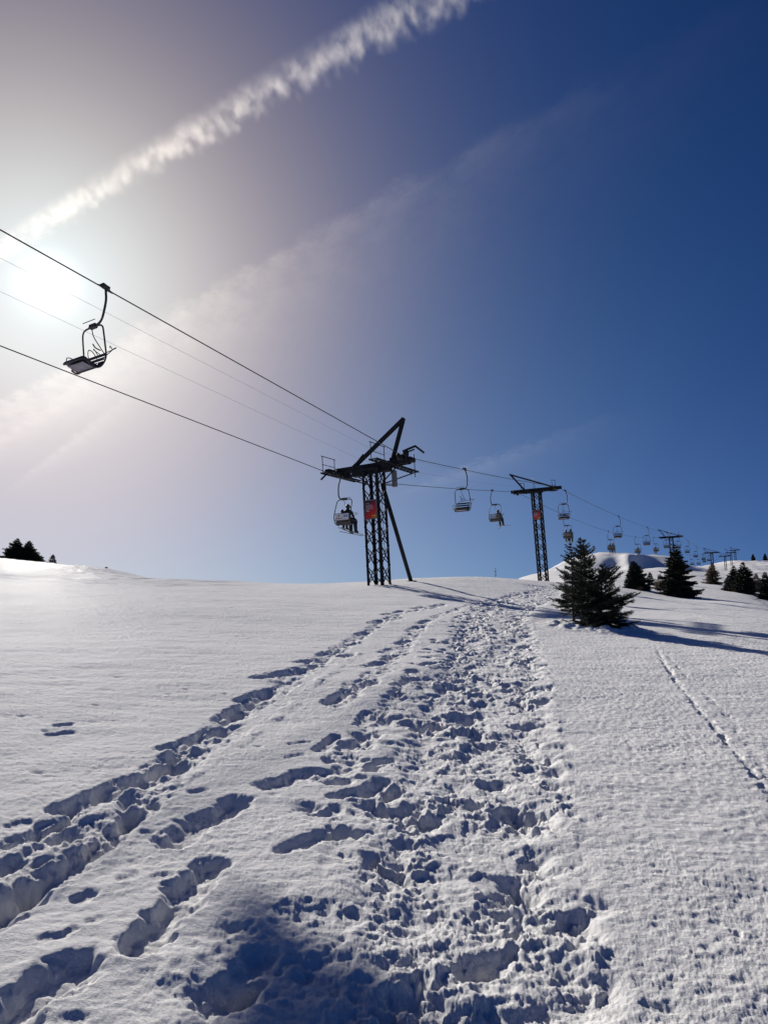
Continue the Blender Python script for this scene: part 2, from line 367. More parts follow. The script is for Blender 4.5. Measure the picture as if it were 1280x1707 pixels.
def detail(x, y):
    r = np.hypot(x, y); z = np.zeros(len(x))
    z += .05 * fbm(x / 6, y / 6, 3, 1) * sstep(2, 10, r)
    z += .22 * fbm(x / 17, y / 17, 4, 5) * sstep(60, 130, r)
    z += 1.1 * fbm(x / 45, y / 45, 5, 6, .55) * sstep(130, 260, r)
    near = r < 130
    lf_ = sstep(28, 42, r) * (1 - sstep(110, 140, r)) * (1 - sstep(-16, -4, x))
    z += lf_ * (.09 * fbm(x / 7, y / 2.2, 4, 15, .6) + .05 * np.maximum(0, fbm(x / 3, y / 1.2, 3, 16)))
    # wind crust, drawn out across the slope
    c, s = math.cos(R(20)), math.sin(R(20)); u = x * c + y * s; v = -x * s + y * c
    k = np.where(near)[0]
    z[k] += .010 * fbm(u[k] / .9, v[k] / .5, 5, 11, .55) * (1 + .6 * sstep(30, 60, r[k]))
    z[k] += .0055 * fbm(u[k] / .075, v[k] / .06, 4, 21, .8) * (.6 + .5 * vn(x[k] / 1.3, y[k] / 1.3, 23))
    # groomed right-hand field: dimples
    xr = np.interp(y, _pr[:, 1], _pr[:, 0], left=_pr[0, 0]); xl = np.interp(y, _pl[:, 1], _pl[:, 0], left=_pl[0, 0])
    k = np.where((x > xr - .1) & (r < 40) & (y > 0))[0]
    d, h = worley(x[k] / .085, y[k] / .085, 3); w = sstep(0, .4, x[k] - xr[k]) * (1 - sstep(15, 40, r[k]))
    z[k] -= w * (.0045 + .0025 * sstep(4, 8, r[k])) * (1 - sstep(.1, .55, d)) * (.35 + h); 
    d, h = worley(x[k] / .22, y[k] / .22, 9)
    z[k] -= w * .007 * sstep(.78, 1, h) * (1 - sstep(.03, .17, d))
    # sparse pits on the left field
    k = np.where((x < xl) & (r < 30) & (y > 0))[0]
    d, h = worley(x[k] / .5, y[k] / .35, 33); z[k] -= .012 * (h > .72) * (1 - sstep(.03, .13, d))
    # ---- churned path
    k = np.where((y > 2) & (y < _pr[-1, 1] + 1) & (x > xl - .8) & (x < xr + .5))[0]
    X, Y = x[k], y[k]; rr = r[k]
    wob = .10 * fbm(X / .35, Y / .35, 3, 41)
    ins_l = sstep(-.05, .38, X - xl[k] + wob * 2.4); ins_r = sstep(-.10, .30, xr[k] - X + wob * 1.8)
    inn = ins_l * ins_r
    wx = X + .10 * fbm(X / .25, Y / .25, 3, 51); wy = Y + .10 * fbm(X / .25, Y / .25, 3, 57)
    d, h = worley(wx / .30, wy / .42, 61); holes = (.35 * (1 - sstep(.10, .46, d)) + .65 * (1 - sstep(.27, .40, d))) * sstep(.25, .6, h)
    d2, h2 = worley(wx / .17 + 5, wy / .22, 67)
    tread = sstep(-.35, .45, fbm(X / .55, Y / .8, 3, 79))            # where it is broken up rather than packed
    lum = fbm(X / .20, Y / .22, 6, 71, .56)
    dz = -.05 - .085 * holes * (.5 + .5 * tread) + (.018 + .030 * tread) * lum + .045 * fbm(X / .5, Y / .6, 2, 77)
    dz -= .045 * (1 - sstep(.18, .44, d2)) * (h2 > .45) * tread
    d4, h4 = worley((wx + .3) / .10, (wy + .2) / .15, 68); dz -= .012 * (1 - sstep(.2, .45, d4)) * (h4 > .5)
    d3, h3 = worley(X / .055, Y / .055, 83); dz += .013 * (1 - sstep(.1, .5, d3)) * (h3 > .55) * sstep(.0, .5, fbm(X / .3, Y / .3, 2, 87))
    rg = 1 - np.abs(vn(wx / .11, wy / .12, 97)); dz -= .012 * rg ** 4 * (.4 + tread)                 # cracks between broken slabs
    d5, h5 = worley(X / .085, Y / .085, 99); dz += .022 * (1 - sstep(.20, .36, d5 + .12 * vn(X / .02, Y / .02, 98))) * (h5 > .62) * (.3 + .7 * tread)
    dz += .007 * fbm(X / .06, Y / .06, 4, 91, .7) * (.5 + tread)
    cl, sl_ = math.cos(.25), math.sin(.25)                          # ridges left by boot soles across the lane
    lane = np.exp(-((X - (xl[k] * .42 + xr[k] * .58)) / .22) ** 2); dz = dz * (1 - .45 * lane) - .03 * lane + .006 * lane * vn((X * cl + Y * sl_) / .25, (Y * cl - X * sl_) / .035, 95)
    z[k] += inn * dz * (.68 + .22 * sstep(4, 9, rr))
    # loose boots prints straying left of the path
    lf = sstep(-.45, -.05, X - xl[k]) * (1 - ins_l)
    z[k] -= lf * .07 * (1 - sstep(.12, .42, d)) * (h > .66)
    edge = np.exp(-((X - xr[k] - .03 + wob * .55) / .05) ** 2); z[k] += .006 * edge * (.4 + 2.2 * lum)
    # ---- the two strips of older tracks to the left
    for si, (pts, wd_, dp) in enumerate(TRAILS):
        G = [ground(*p) for p in pts]; gx = [g[0] for g in G]; gy = [g[1] for g in G]
        k = np.where((x > min(gx) - .6) & (x < max(gx) + .6) & (y > min(gy) - .6) & (y < max(gy) + .6))[0]
        X, Y = x[k], y[k]; dm = np.full(len(k), 9.)
        for i in range(len(G) - 1): dm = np.minimum(dm, seg_dist(X, Y, G[i], G[i + 1]))
        dm = dm + .10 * fbm(X / .3, Y / .3, 3, 700 + si); m_ = 1 - sstep(wd_ * .45, wd_ * 1.25, dm)
        d, h = worley((X + .08 * fbm(X / .2, Y / .2, 2, 705)) / .30, (Y + .08 * fbm(X / .2, Y / .2, 2, 706)) / .40, 710 + si)
        z[k] += m_ * (-dp - .05 * (1 - sstep(.12, .5, d)) * sstep(.3, .7, h) + .022 * fbm(X / .16, Y / .18, 4, 720, .6) + .02 * fbm(X / .5, Y / .5, 2, 730))
    # ---- single hollows
    for (a0, b0, a1, b1, rad, dep) in CAPS:
        A, B = ground(a0, b0), ground(a1, b1); m_ = rad * 3.2
        k = np.where((x > min(A[0], B[0]) - m_) & (x < max(A[0], B[0]) + m_) & (y > min(A[1], B[1]) - m_) & (y < max(A[1], B[1]) + m_))[0]
        if not len(k): continue
        dep *= .36; X, Y = x[k], y[k]; n1 = fbm(X / .16, Y / .16, 3, int(a0) + 900)
        d = seg_dist(X, Y, A, B) + rad * .34 * n1 + .012 * fbm(X / .05, Y / .05, 2, 201)
        h_ = 1 - sstep(rad * .35, rad * 1.15, d)
        z[k] -= h_ * (dep + .18 * dep * fbm(X / .09, Y / .09, 3, 200)) 
        rim = np.exp(-((d - rad * 1.25) / (rad * .3)) ** 2); side = sstep(-.2, rad, X - (A[0] + B[0]) / 2)
        z[k] += rim * dep * .10 * (.4 + n1)
        if dep > .08:
            cr = np.maximum(0, fbm(X / .07, Y / .07, 4, 300, .6) + .1); z[k] += .030 * cr * side * sstep(rad * .3, rad * .9, d) * (1 - sstep(rad * 1.1, rad * 2.2, d))
    for pts, rad, dep in GROOVES:
        G = [ground(*p) for p in pts]
        dmin = np.full(len(x), 9.); gx = [g[0] for g in G]; gy = [g[1] for g in G]
        k = np.where((x > min(gx) - .4) & (x < max(gx) + .4) & (y > min(gy) - .4) & (y < max(gy) + .4))[0]
        X, Y = x[k], y[k]; dm = np.full(len(k), 9.)
        for i in range(len(G) - 1): dm = np.minimum(dm, seg_dist(X, Y, G[i], G[i + 1]))
        dm = dm + .05 * fbm(X / .12, Y / .16, 4, 500)
        z[k] -= dep * (1 - sstep(rad * .4, rad * 1.4, dm)) * np.clip(.8 + 1.3 * fbm(X / .5, Y / .5, 3, 510), .1, 2)
    # snow mounded and hollowed round the near spruces
    for (tx, ty) in SPR:
        d = np.hypot(x - tx, y - ty); k = np.where(d < 3)[0]
        z[k] += .10 * np.exp(-((d[k] - .9) / .5) ** 2) * (1 + fbm(x[k] / .4, y[k] / .4, 3, 600)) - .16 * np.exp(-(d[k] / .45) ** 2)
    return z
SPR = [ground(990, 1048)]

def build_snow():
    A1 = np.radians(33); fine = np.linspace(-A1, A1, 1150)
    side = np.radians(np.r_[np.linspace(33.6, 60, 28), np.linspace(63, 180, 30)])
    az = np.r_[-side[::-1][1:], fine, side]
    az = np.unique(np.round(az, 9)); az = az[az > -np.pi + 1e-6]; nc = len(az)
    rr = np.r_[.3, .8, 1.4, np.exp(np.arange(math.log(2.0), math.log(60), .0036)), np.exp(np.arange(math.log(60.2), math.log(480), .0058)), 500, 540, 600, 700, 850, 1100, 1500, 2100]
    nr = len(rr)
    AZ, RR = np.meshgrid(az, rr); X = (RR * np.sin(AZ)).ravel(); Y = (RR * np.cos(AZ)).ravel()
    Z = base_z(X, Y); Z += detail(X, Y)
    n = nr * nc; co = np.empty((n + 1, 3)); co[:n, 0] = X; co[:n, 1] = Y; co[:n, 2] = Z; co[n] = (0, 0, -1.6)
    i = np.arange(nr - 1)[:, None] * nc; j = np.arange(nc)[None, :]; j2 = (j + 1) % nc
    q = np.stack([i + j, i + nc + j, i + nc + j2, i + j2], -1).reshape(-1, 4)
    q = q[:, ::-1]
    tri = np.stack([np.full(nc, n), np.arange(nc), (np.arange(nc) + 1) % nc], -1)[:, ::-1]
    me = bpy.data.meshes.new('snow_ground'); me.vertices.add(n + 1); me.vertices.foreach_set('co', co.ravel().astype(np.float32))
    nl = len(q) * 4 + len(tri) * 3; me.loops.add(nl); me.loops.foreach_set('vertex_index', np.r_[q.ravel(), tri.ravel()].astype(np.int32))
    npol = len(q) + len(tri); me.polygons.add(npol)
    me.polygons.foreach_set('loop_start', np.r_[np.arange(len(q)) * 4, len(q) * 4 + np.arange(len(tri)) * 3].astype(np.int32))
    me.update(calc_edges=True); me.polygons.foreach_set('use_smooth', np.ones(npol, bool)); me.materials.append(M_SNOW); me.update()
    me.validate()
    o = bpy.data.objects.new('snow_ground', me); col.objects.link(o); tag(o, kind='structure')
    return o
snow = build_snow()
def gz(x, y): return float(base_z(np.array([x]), np.array([y]))[0])

# ------------------------------------------------------------------ the lift line
K = .538; PHI = math.atan(K)                   # plan direction of the line
OA, OB, OC = 20.64, 25.18, 22.91               # rope A, rope B, centre
U = Vector((math.cos(PHI), -math.sin(PHI), 0)); V = Vector((math.sin(PHI), math.cos(PHI), 0))
def on_line(off, Y): return -off + K * Y, Y
def y_of(off, px, py): return off / (K - ray(px, py)[0])

class Rope:
    def __init__(s, off, knots): s.off = off; s.k = knots      # (Y, Z, sag of the span that follows)
    def z(s, Y):
        for (y0, z0, g), (y1, z1, _) in zip(s.k, s.k[1:]):
            if Y <= y1 or (y1, z1, _) == s.k[-1]:
                t = (Y - y0) / (y1 - y0); return z0 + (z1 - z0) * t - 4 * g * t * (1 - t)
    def build(s, name, m, r, label, cat, group):
        mb = MB(); P = []
        for (y0, z0, g), (y1, z1, _) in zip(s.k, s.k[1:]):
            n = 24
            for i in range(n): Y = y0 + (y1 - y0) * i / n; P.append((*on_line(s.off, Y), s.z(Y)))
        y1 = s.k[-1][0]; P.append((*on_line(s.off, y1), s.k[-1][1]))
        mb.tube(P, r, 6); o = mb.build(name, m); tag(o, label, cat, group); return o
TY = [y_of(OC, 622, 778), y_of(OC, 893, 812), y_of(OC, 1118, 894), y_of(OC, 1186, 923), y_of(OC, 1208, 926), y_of(OC, 1218, 923), y_of(OC, 1225, 920)]
TZ = [9.95, 14.5, 22.3, 30.0, 35.8, 42.0, 47.5]
def arm_y(i, u): return TY[i] - u * math.sin(PHI)    # Y of a point u metres along the arm
ropeA = Rope(OA, [(-40, 13.6, 0), (arm_y(0, 2), 10.32, .12), (arm_y(1, 2), 14.62, .9)] + [(arm_y(i, 2), TZ[i] + .2, 1.3) for i in range(2, 7)])
ropeB = Rope(OB, [(-40, 10.45, 0), (arm_y(0, -2), 9.45, .12), (arm_y(1, -2), 14.5, 1.7)] + [(arm_y(i, -2), TZ[i] + .1, 2.3) for i in range(2, 7)])
ropeA.build('haul_rope', M_ROPE, .022, 'steel haul rope carrying the empty chairs, upper of the thick cables', 'haul rope', 'haul ropes of the chairlift')
ropeB.build('haul_rope', M_ROPE, .022, 'steel haul rope carrying the chairs with skiers, lower thick cable', 'haul rope', 'haul ropes of the chairlift')
wire1 = Rope(22.9, [(-40, 13.6, .1), (TY[0], 10.95, .3), (TY[1], 15.3, 1.2)] + [(TY[i], TZ[i] + .9, 1.5) for i in range(2, 7)])
wire2 = Rope(23.8, [(-40, 12.6, .1), (TY[0] + .4, 10.45, .3), (TY[1] + .4, 14.9, 1.3)] + [(TY[i] + .4, TZ[i] + .6, 1.6) for i in range(2, 7)])
wire1.build('signal_wire', M_WIRE, .0052, 'thin grey signal wire, upper of the two between the haul ropes', 'wire', 'signal wires of the chairlift')
wire2.build('signal_wire', M_WIRE, .0052, 'thin grey signal wire, lower of the two between the haul ropes', 'wire', 'signal wires of the chairlift')

# ------------------------------------------------------------------ towers (local: x along the arm, y up the line, z up the mast)
def lattice(root, H, s, leg_w, m):
    """four legs and their bracing, from z=0 up to z=H"""
    for a in (-1, 1):
        for b in (-1, 1):
            g = MB(); t = .012; w = leg_w      # an angle iron
            g.box((a * s / 2, b * (s / 2 - w / 2 + t), H / 2 - .4), (t * 1.5, w, H + .8)); g.box((a * (s / 2 - w / 2 + t), b * s / 2, H / 2 - .4), (w, t * 1.5, H + .8))
            g.box((a * (s / 2 - w * .25), b * (s / 2 - w * .25), H / 2 - .4), (w * .5, w * .5, H + .8))
            g.build('leg', m, root)
    n = max(3, round(H / (s * 1.12))); h = H / n; br = MB()
    for i in range(n):
        z0, z1 = i * h, (i + 1) * h
        for sd in (-1, 1):
            o = .012 * sd; e = s / 2
            br.bar((-e, sd * e - o, z0), (e, sd * e - o, z1), .065, .012) ; br.bar((e, sd * e + o * 1.6, z0), (-e, sd * e + o * 1.6, z1), .05, .012)
            br.bar((sd * e - o, -e, z0), (sd * e - o, e, z1), .05, .012); br.bar((sd * e + o * 1.6, e, z0), (sd * e + o * 1.6, -e, z1), .05, .012)
            br.tube([(-e, sd * e - o, z0), (e, sd * e - o, z1)], .03, 5); br.tube([(-e, sd * e, z1), (e, sd * e, z0)], .03, 5)
            br.tube([(sd * e, -e, z0), (sd * e, e, z1)], .03, 5); br.tube([(sd * e, -e, z1), (sd * e, e, z0)], .03, 5)
    br.build('bracing', m, root)
def sheaves(root, u, z, up, n, m, side):
    """a train of rubber lined wheels; up=1 the rope runs over the wheels"""
    g = MB(); L_ = (n - 1) * .46 + .3; zc = z - up * .22
    g.box((u - .075, 0, zc - .02), (.03, L_, .13)); g.box((u + .075, 0, zc - .02), (.03, L_, .13))
    g.box((u - side * .16, 0, zc - .1), (.14, .34, .34))
    g.tube([(u + side * .14, -L_ / 2 - .15, zc - .02), (u + side * .14, L_ / 2 + .15, zc - .02)], .03, 6)
    s = g.build('sheave_train', m, root)
    for i in range(n):
        w = MB(); y = (i - (n - 1) / 2) * .46
        w.tube([(u - .035, y, zc), (u + .035, y, zc)], .195, 18); w.tube([(u - .05, y, zc), (u + .05, y, zc)], .13, 14); w.tube([(u - .1, y, zc), (u + .1, y, zc)], .035, 8)
        o = w.build('wheel', M_RUBBER, s)
    return s
def walkway(root, u, w, v0, v1, z, m, rail, rail_u):
    g = MB()
    for du in (-w / 2, w / 2): g.box((u + du, (v0 + v1) / 2, z), (.055, v1 - v0, .09))
    n = int((v1 - v0) / .42)
    for i in range(n + 1):
        y = v0 + .03 + (v1 - v0 - .06) * i / n; g.box((u, y, z - .01), (w - .06, .06, .05))
    for k in (.3, .5, .7): g.box((u - w / 2 + w * k, (v0 + v1) / 2, z + .035), (.03, v1 - v0 - .1, .02))
    o = g.build('walkway', m, root)
    for (a, b) in rail:
        h = MB()
        for y in (a, b): h.tube([(u + rail_u, y, z), (u + rail_u, y, z + 1.02)], .022, 6)
        h.tube([(u + rail_u, a - .12, z + 1.0), (u + rail_u, b + .12, z + 1.0)], .024, 6); h.tube([(u + rail_u, a, z + .52), (u + rail_u, b, z + .52)], .02, 6)
        h.build('handrail', m, root)
    return o
def ladder(root, H, s, m, z0=1.6):
    g = MB(); x = s / 2 - .12
    for y in (-.16, .16): g.tube([(x, y, z0), (x, y, H)], .016, 5)
    z = z0 + .1
    while z < H: g.tube([(x, -.16, z), (x, .16, z)], .012, 5); z += .3
    g.build('ladder', m, root)

def tower_root(i, rake, name='lift_tower', base=None):
    x, y = on_line(OC, TY[i])
    # rake the mast back down the line; its head stays where it is
    armz = TZ[i]; zb = gz(x, y)
    H = (armz - zb) / math.cos(rake); bx = Vector((x, y, armz)) - Matrix.Rotation(-PHI, 3, 'Z') @ Matrix.Rotation(rake, 3, 'X') @ Vector((0, 0, H))
    for _ in range(3):
        zb = gz(bx.x, bx.y); H = (armz - zb) / math.cos(rake); bx = Vector((x, y, armz)) - Matrix.Rotation(-PHI, 3, 'Z') @ Matrix.Rotation(rake, 3, 'X') @ Vector((0, 0, H))
    return empty(name, bx, (rake, 0, -PHI)), H

def tower_near():
    root, H = tower_root(0, R(3.5)); s = .98; m = M_STEEL
    root.rotation_euler[1] = R(-1.6)
    # re-seat so that the tilted head stays on the line
    rot = root.rotation_euler.to_matrix(); head = Vector((*on_line(OC, TY[0]), TZ[0])); root.location = head - rot @ Vector((0, 0, H))
    tag(root, 'dark lattice chairlift tower nearest the camera, propped by a slanting strut', 'lift tower', 'towers of the chairlift')
    lattice(root, H - .16, s, .155, m)
    g = MB()                                           # crossarm: two channels, ties and end plates
    for y in (-.22, .22): g.box((-.05, y, H + .02), (4.7, .09, .3))
    for x in (-2.2, -1.5, -.75, 0, .75, 1.5, 2.2): g.box((x, 0, H + .02), (.12, .5, .26))
    g.box((0, 0, H - .2), (s + .16, s + .16, .14)); g.box((0, -.3, H - .36), (1.3, .08, .22)); g.box((-.95, 0, H - .26), (.75, .5, .36))
    g.box((.85, 0, H - .24), (.5, .5, .3)); g.box((-2.35, 0, H + .02), (.1, .9, .1)); g.bar((-.5, .2, H - .9), (-1.5, .2, H - .12), .06); g.bar((.5, .2, H - .9), (1.45, .2, H - .12), .06)
    g.build('crossarm', m, root)
    g = MB()                                           # lifting frame
    apex = (2.05, 0, H + 2.42)
    for y in (-.09, .09): g.bar((-1.35, y, H + .1), (apex[0] + .1, y, apex[2] + .08), .07, .17); g.bar((1.25, y, H + .14), (apex[0], y, apex[2] - .1), .07, .15)
    g.box((apex[0], 0, apex[2] - .04), (.16, .26, .2)); g.bar((-1.35, 0, H + .13), (-.6, 0, H + .82), .08)
    g.build('lifting_frame', m, root)
    sheaves(root, 2.0, H + .42, 1, 4, m, 1); sheaves(root, -2.0, H - .42, -1, 4, m, -1)
    walkway(root, -2.25, .42, -1.75, 2.05, H - .28, m, [(-1.6, -.3)], -.17)
    walkway(root, 1.35, .46, -2.5, 2.75, H - .12, m, [(-2.3, -.75)], -.2)
    h = MB(); h.tube([(1.55, 2.3, H - .5), (1.55, 2.3, H + .9)], .024, 6); h.tube([(1.55, 1.0, H + .62), (1.55, 2.3, H + .62)], .022, 6); h.build('handrail', m, root)
    g = MB(); g.bar((.45, .5, H - .95), (1.4, 2.45, H - .2), .07); g.bar((-.5, .5, H - .95), (-2.2, 1.7, H - .34), .06); g.build('walkway_stay', m, root)
    g = MB()                                           # rope catchers past the arm ends
    g.bar((2.0, -.1, H + .6), (2.8, -.1, H + .78), .1); g.bar((2.78, -.1, H + .79), (3.3, -.1, H + .32), .1); g.bar((2.1, -.1, H + .48), (2.72, -.1, H + .6), .07); g.build('rope_catcher', m, root); g = MB()
    g.bar((-2.2, -1.2, H - .1), (-2.6, -1.55, H - .62), .1); g.box((-2.35, -.9, H - .05), (.3, .7, .12))
    g.build('rope_catcher', m, root)
    g = MB()
    for i in range(3): g.ell((2.25 - .25 * i, -.2 + .35 * i, H + .42), (.14, .22, .24), 10, 7)
    g.box((1.55, .1, H + .2), (.8, .5, .28)); g.box((2.2, .2, H + .12), (.5, .7, .24)); g.build('sheave_mount', m, root)
    g = MB(); g.box((.95, .75, H - .72), (.24, .24, .95)); g.bar((.5, .5, H - 1.05), (.95, .75, H - 1.12), .08); g.build('control_box', mat('grey_box', (.13, .13, .15), .6), root, .01)
    ladder(root, H - .2, s, M_GALV)
    # the slanting prop: foot on the snow up the line
    head_l = Vector((.28, .45, H - .95)); fx, fy = ground(686, 968.5); foot = Vector((fx, fy, gz(fx, fy) - .15))
    bpy.context.view_layer.update()
    fl = root.matrix_world.inverted() @ foot
    g = MB(); g.tube([head_l, fl], .125, 12); g.build('prop_strut', m, root)
    g = MB(); g.box(fl + Vector((0, 0, .1)), (.5, .5, .12)); g.build('base_plate', m, root)
    return root, H
T1, H1 = tower_near()

def tower_far(i, rake, label, detail_level=2, flip=-1):
    root, H = tower_root(i, rake); s = .84; m = M_STEEL
    tag(root, label, 'lift tower', 'towers of the chairlift')
    lattice(root, H - .2, s, .145 if i < 3 else .18, m)
    g = MB()
    for y in (-.2, .2): g.box((0, y, H), (4.9, .09, .3))
    for x in (-2.2, -1.1, 0, 1.1, 2.2): g.box((x, 0, H), (.14, .46, .26))
    g.box((0, 0, H - .22), (s + .2, s + .2, .2)); g.box((0, 0, H - .1), (1.9, .55, .3)); g.build('crossarm', m, root)
    g = MB(); ax, az = -2.5, H + 1.75
    for y in (-.08, .08): g.bar((1.75, y, H + .1), (ax, y, az), .07, .14); g.bar((-1.15, y, H + .12), (ax + .12, y, az - .08), .07, .12)
    g.build('lifting_frame', m, root)
    sheaves(root, 2.0, H + .22, 1, 4 if i < 3 else 3, m, 1); sheaves(root, -2.0, H + .12, 1, 4 if i < 3 else 3, m, -1)
    walkway(root, 1.35, .42, -1.5, 1.9, H - .2, m, [(.2, 1.4)], .2); walkway(root, -1.35, .42, -1.5, 1.9, H - .2, m, [(.2, 1.4)], -.2)
    if detail_level > 1:
        g = MB(); 
        for y in (-.2, .2): g.tube([(-.15, y, H), (-.15, y, H + 1.3)], .02, 5)
        g.tube([(-.15, -.2, H + 1.3), (-.15, .2, H + 1.3)], .02, 5)
        for z in (.3, .6, .9): g.tube([(-.15, -.2, H + z), (-.15, .2, H + z)], .014, 5)
        g.build('ladder_hoop', M_GALV, root); ladder(root, H - .2, s, M_GALV)
    return root, H
T2, H2 = tower_far(1, R(9.5), 'second lattice chairlift tower, leaning, with a small red sign half way up')
T3, H3 = tower_far(2, R(6), 'lattice chairlift tower rising behind the tall pointed spruce')
T4, _ = tower_far(3, R(5), 'small distant lift tower above the brown leafless larch', 1)
T5, _ = tower_far(4, R(4), 'tiny distant lift tower next beyond the one above the larch', 1)
T6, _ = tower_far(5, R(4), 'tiny distant lift tower just before the topmost one on the ridge', 1)
T7, _ = tower_far(6, R(4), 'topmost lift tower, farthest on the snowy ridge', 1)

# ------------------------------------------------------------------ red signs on the towers
def sign_mat():
    m = bpy.data.materials.new('sign_print'); m.use_nodes = True; nt = m.node_tree; N = nt.nodes.new; L = nt.links.new
    b = nt.nodes['Principled BSDF']; b.inputs['Roughness'].default_value = .6
    tc = N('ShaderNodeTexCoord'); sp = N('ShaderNodeSeparateXYZ'); L(tc.outputs['Object'], sp.inputs[0])
    def mm(op, a, b_, clamp=False):
        n = N('ShaderNodeMath'); n.operation = op; n.use_clamp = clamp
        for i, v in enumerate((a, b_)):
            if isinstance(v, (int, float)): n.inputs[i].default_value = v
            else: L(v, n.inputs[i])
        return n.outputs[0]
    # printed gradient: aubergine top left, red, orange corner bottom right
    t = mm('ADD', mm('MULTIPLY', sp.outputs[0], .7), mm('MULTIPLY', sp.outputs[2], -.8))
    t = mm('ADD', t, .5, True)
    rp = N('ShaderNodeValToRGB'); e = rp.color_ramp.elements
    e[0].position = 0; e[0].color = (.02, .004, .02, 1); e[1].position = 1; e[1].color = (.40, .16, .01, 1)
    for p, c in ((.3, (.10, .004, .03)), (.6, (.40, .005, .012)), (.86, (.46, .016, .010))): k = e.new(p); k.color = c + (1,)
    L(t, rp.inputs[0]); L(rp.outputs[0], b.inputs['Base Color']); return m
M_SIGN = sign_mat()
def sign(tower, z, w, h, label, s, text=True):
    mw = tower.matrix_world; r = empty('sign'); r.matrix_world = mw @ Matrix.Translation((0, -s / 2 - .07, z)); tag(r, label, 'sign', 'red signs on lift towers')
    g = MB(); g.box((0, 0, 0), (w, .03, h)); g.build('board', M_SIGN, r)
    g = MB(); t = .05
    for sx in (-1, 1): g.box((sx * (w / 2 + t / 2 - .004), 0, 0), (t, .05, h + 2 * t))
    for sz in (-1, 1): g.box((0, 0, sz * (h / 2 + t / 2 - .004)), (w - .01, .046, t))
    g.build('frame', M_GALV, r)
    if text:
        rnd = random.Random(4); g = MB()
        for k, ln in enumerate((.22, .38, .44, .46, .45, .22, .25)):
            x = -w / 2 + .08; end = x + ln * w / .74; zz = h / 2 - .16 - .068 * k - (.03 if k else 0)
            while x < end - .02:
                l = rnd.uniform(.03, .09); l = min(l, end - x); g.box((x + l / 2, -.018, zz), (l, .005, .026)); x += l + .014
        g.build('lettering', M_TEXT, r)
        g = MB(); x = .06
        for l in (.07, .05, .08): g.box((x + l / 2, -.018, -h / 2 + .15), (l, .005, .05)); x += l + .012
        g.build('emblem', M_ORANGE, r)
    return r
bpy.context.view_layer.update()
def z_on(tower, py):                                  # height up the mast that shows at a photo row
    best = None
    for k in range(0, 300):
        p = tower.matrix_world @ Vector((0, -.5, k * .05)); c = math.cos(PITCH); s_ = math.sin(PITCH)
        dep = p.y * c + p.z * s_; yy = CY - F * (p.z * c - p.y * s_) / dep
        if best is None or abs(yy - py) < best[0]: best = (abs(yy - py), k * .05)
    return best[1]
sign(T1, z_on(T1, 849), .74, 1.02, 'red poster sign with white lines of text on the nearest tower', .98)
sign(T2, z_on(T2, 858), .64, .86, 'small plain red sign on the second, leaning tower', .84)

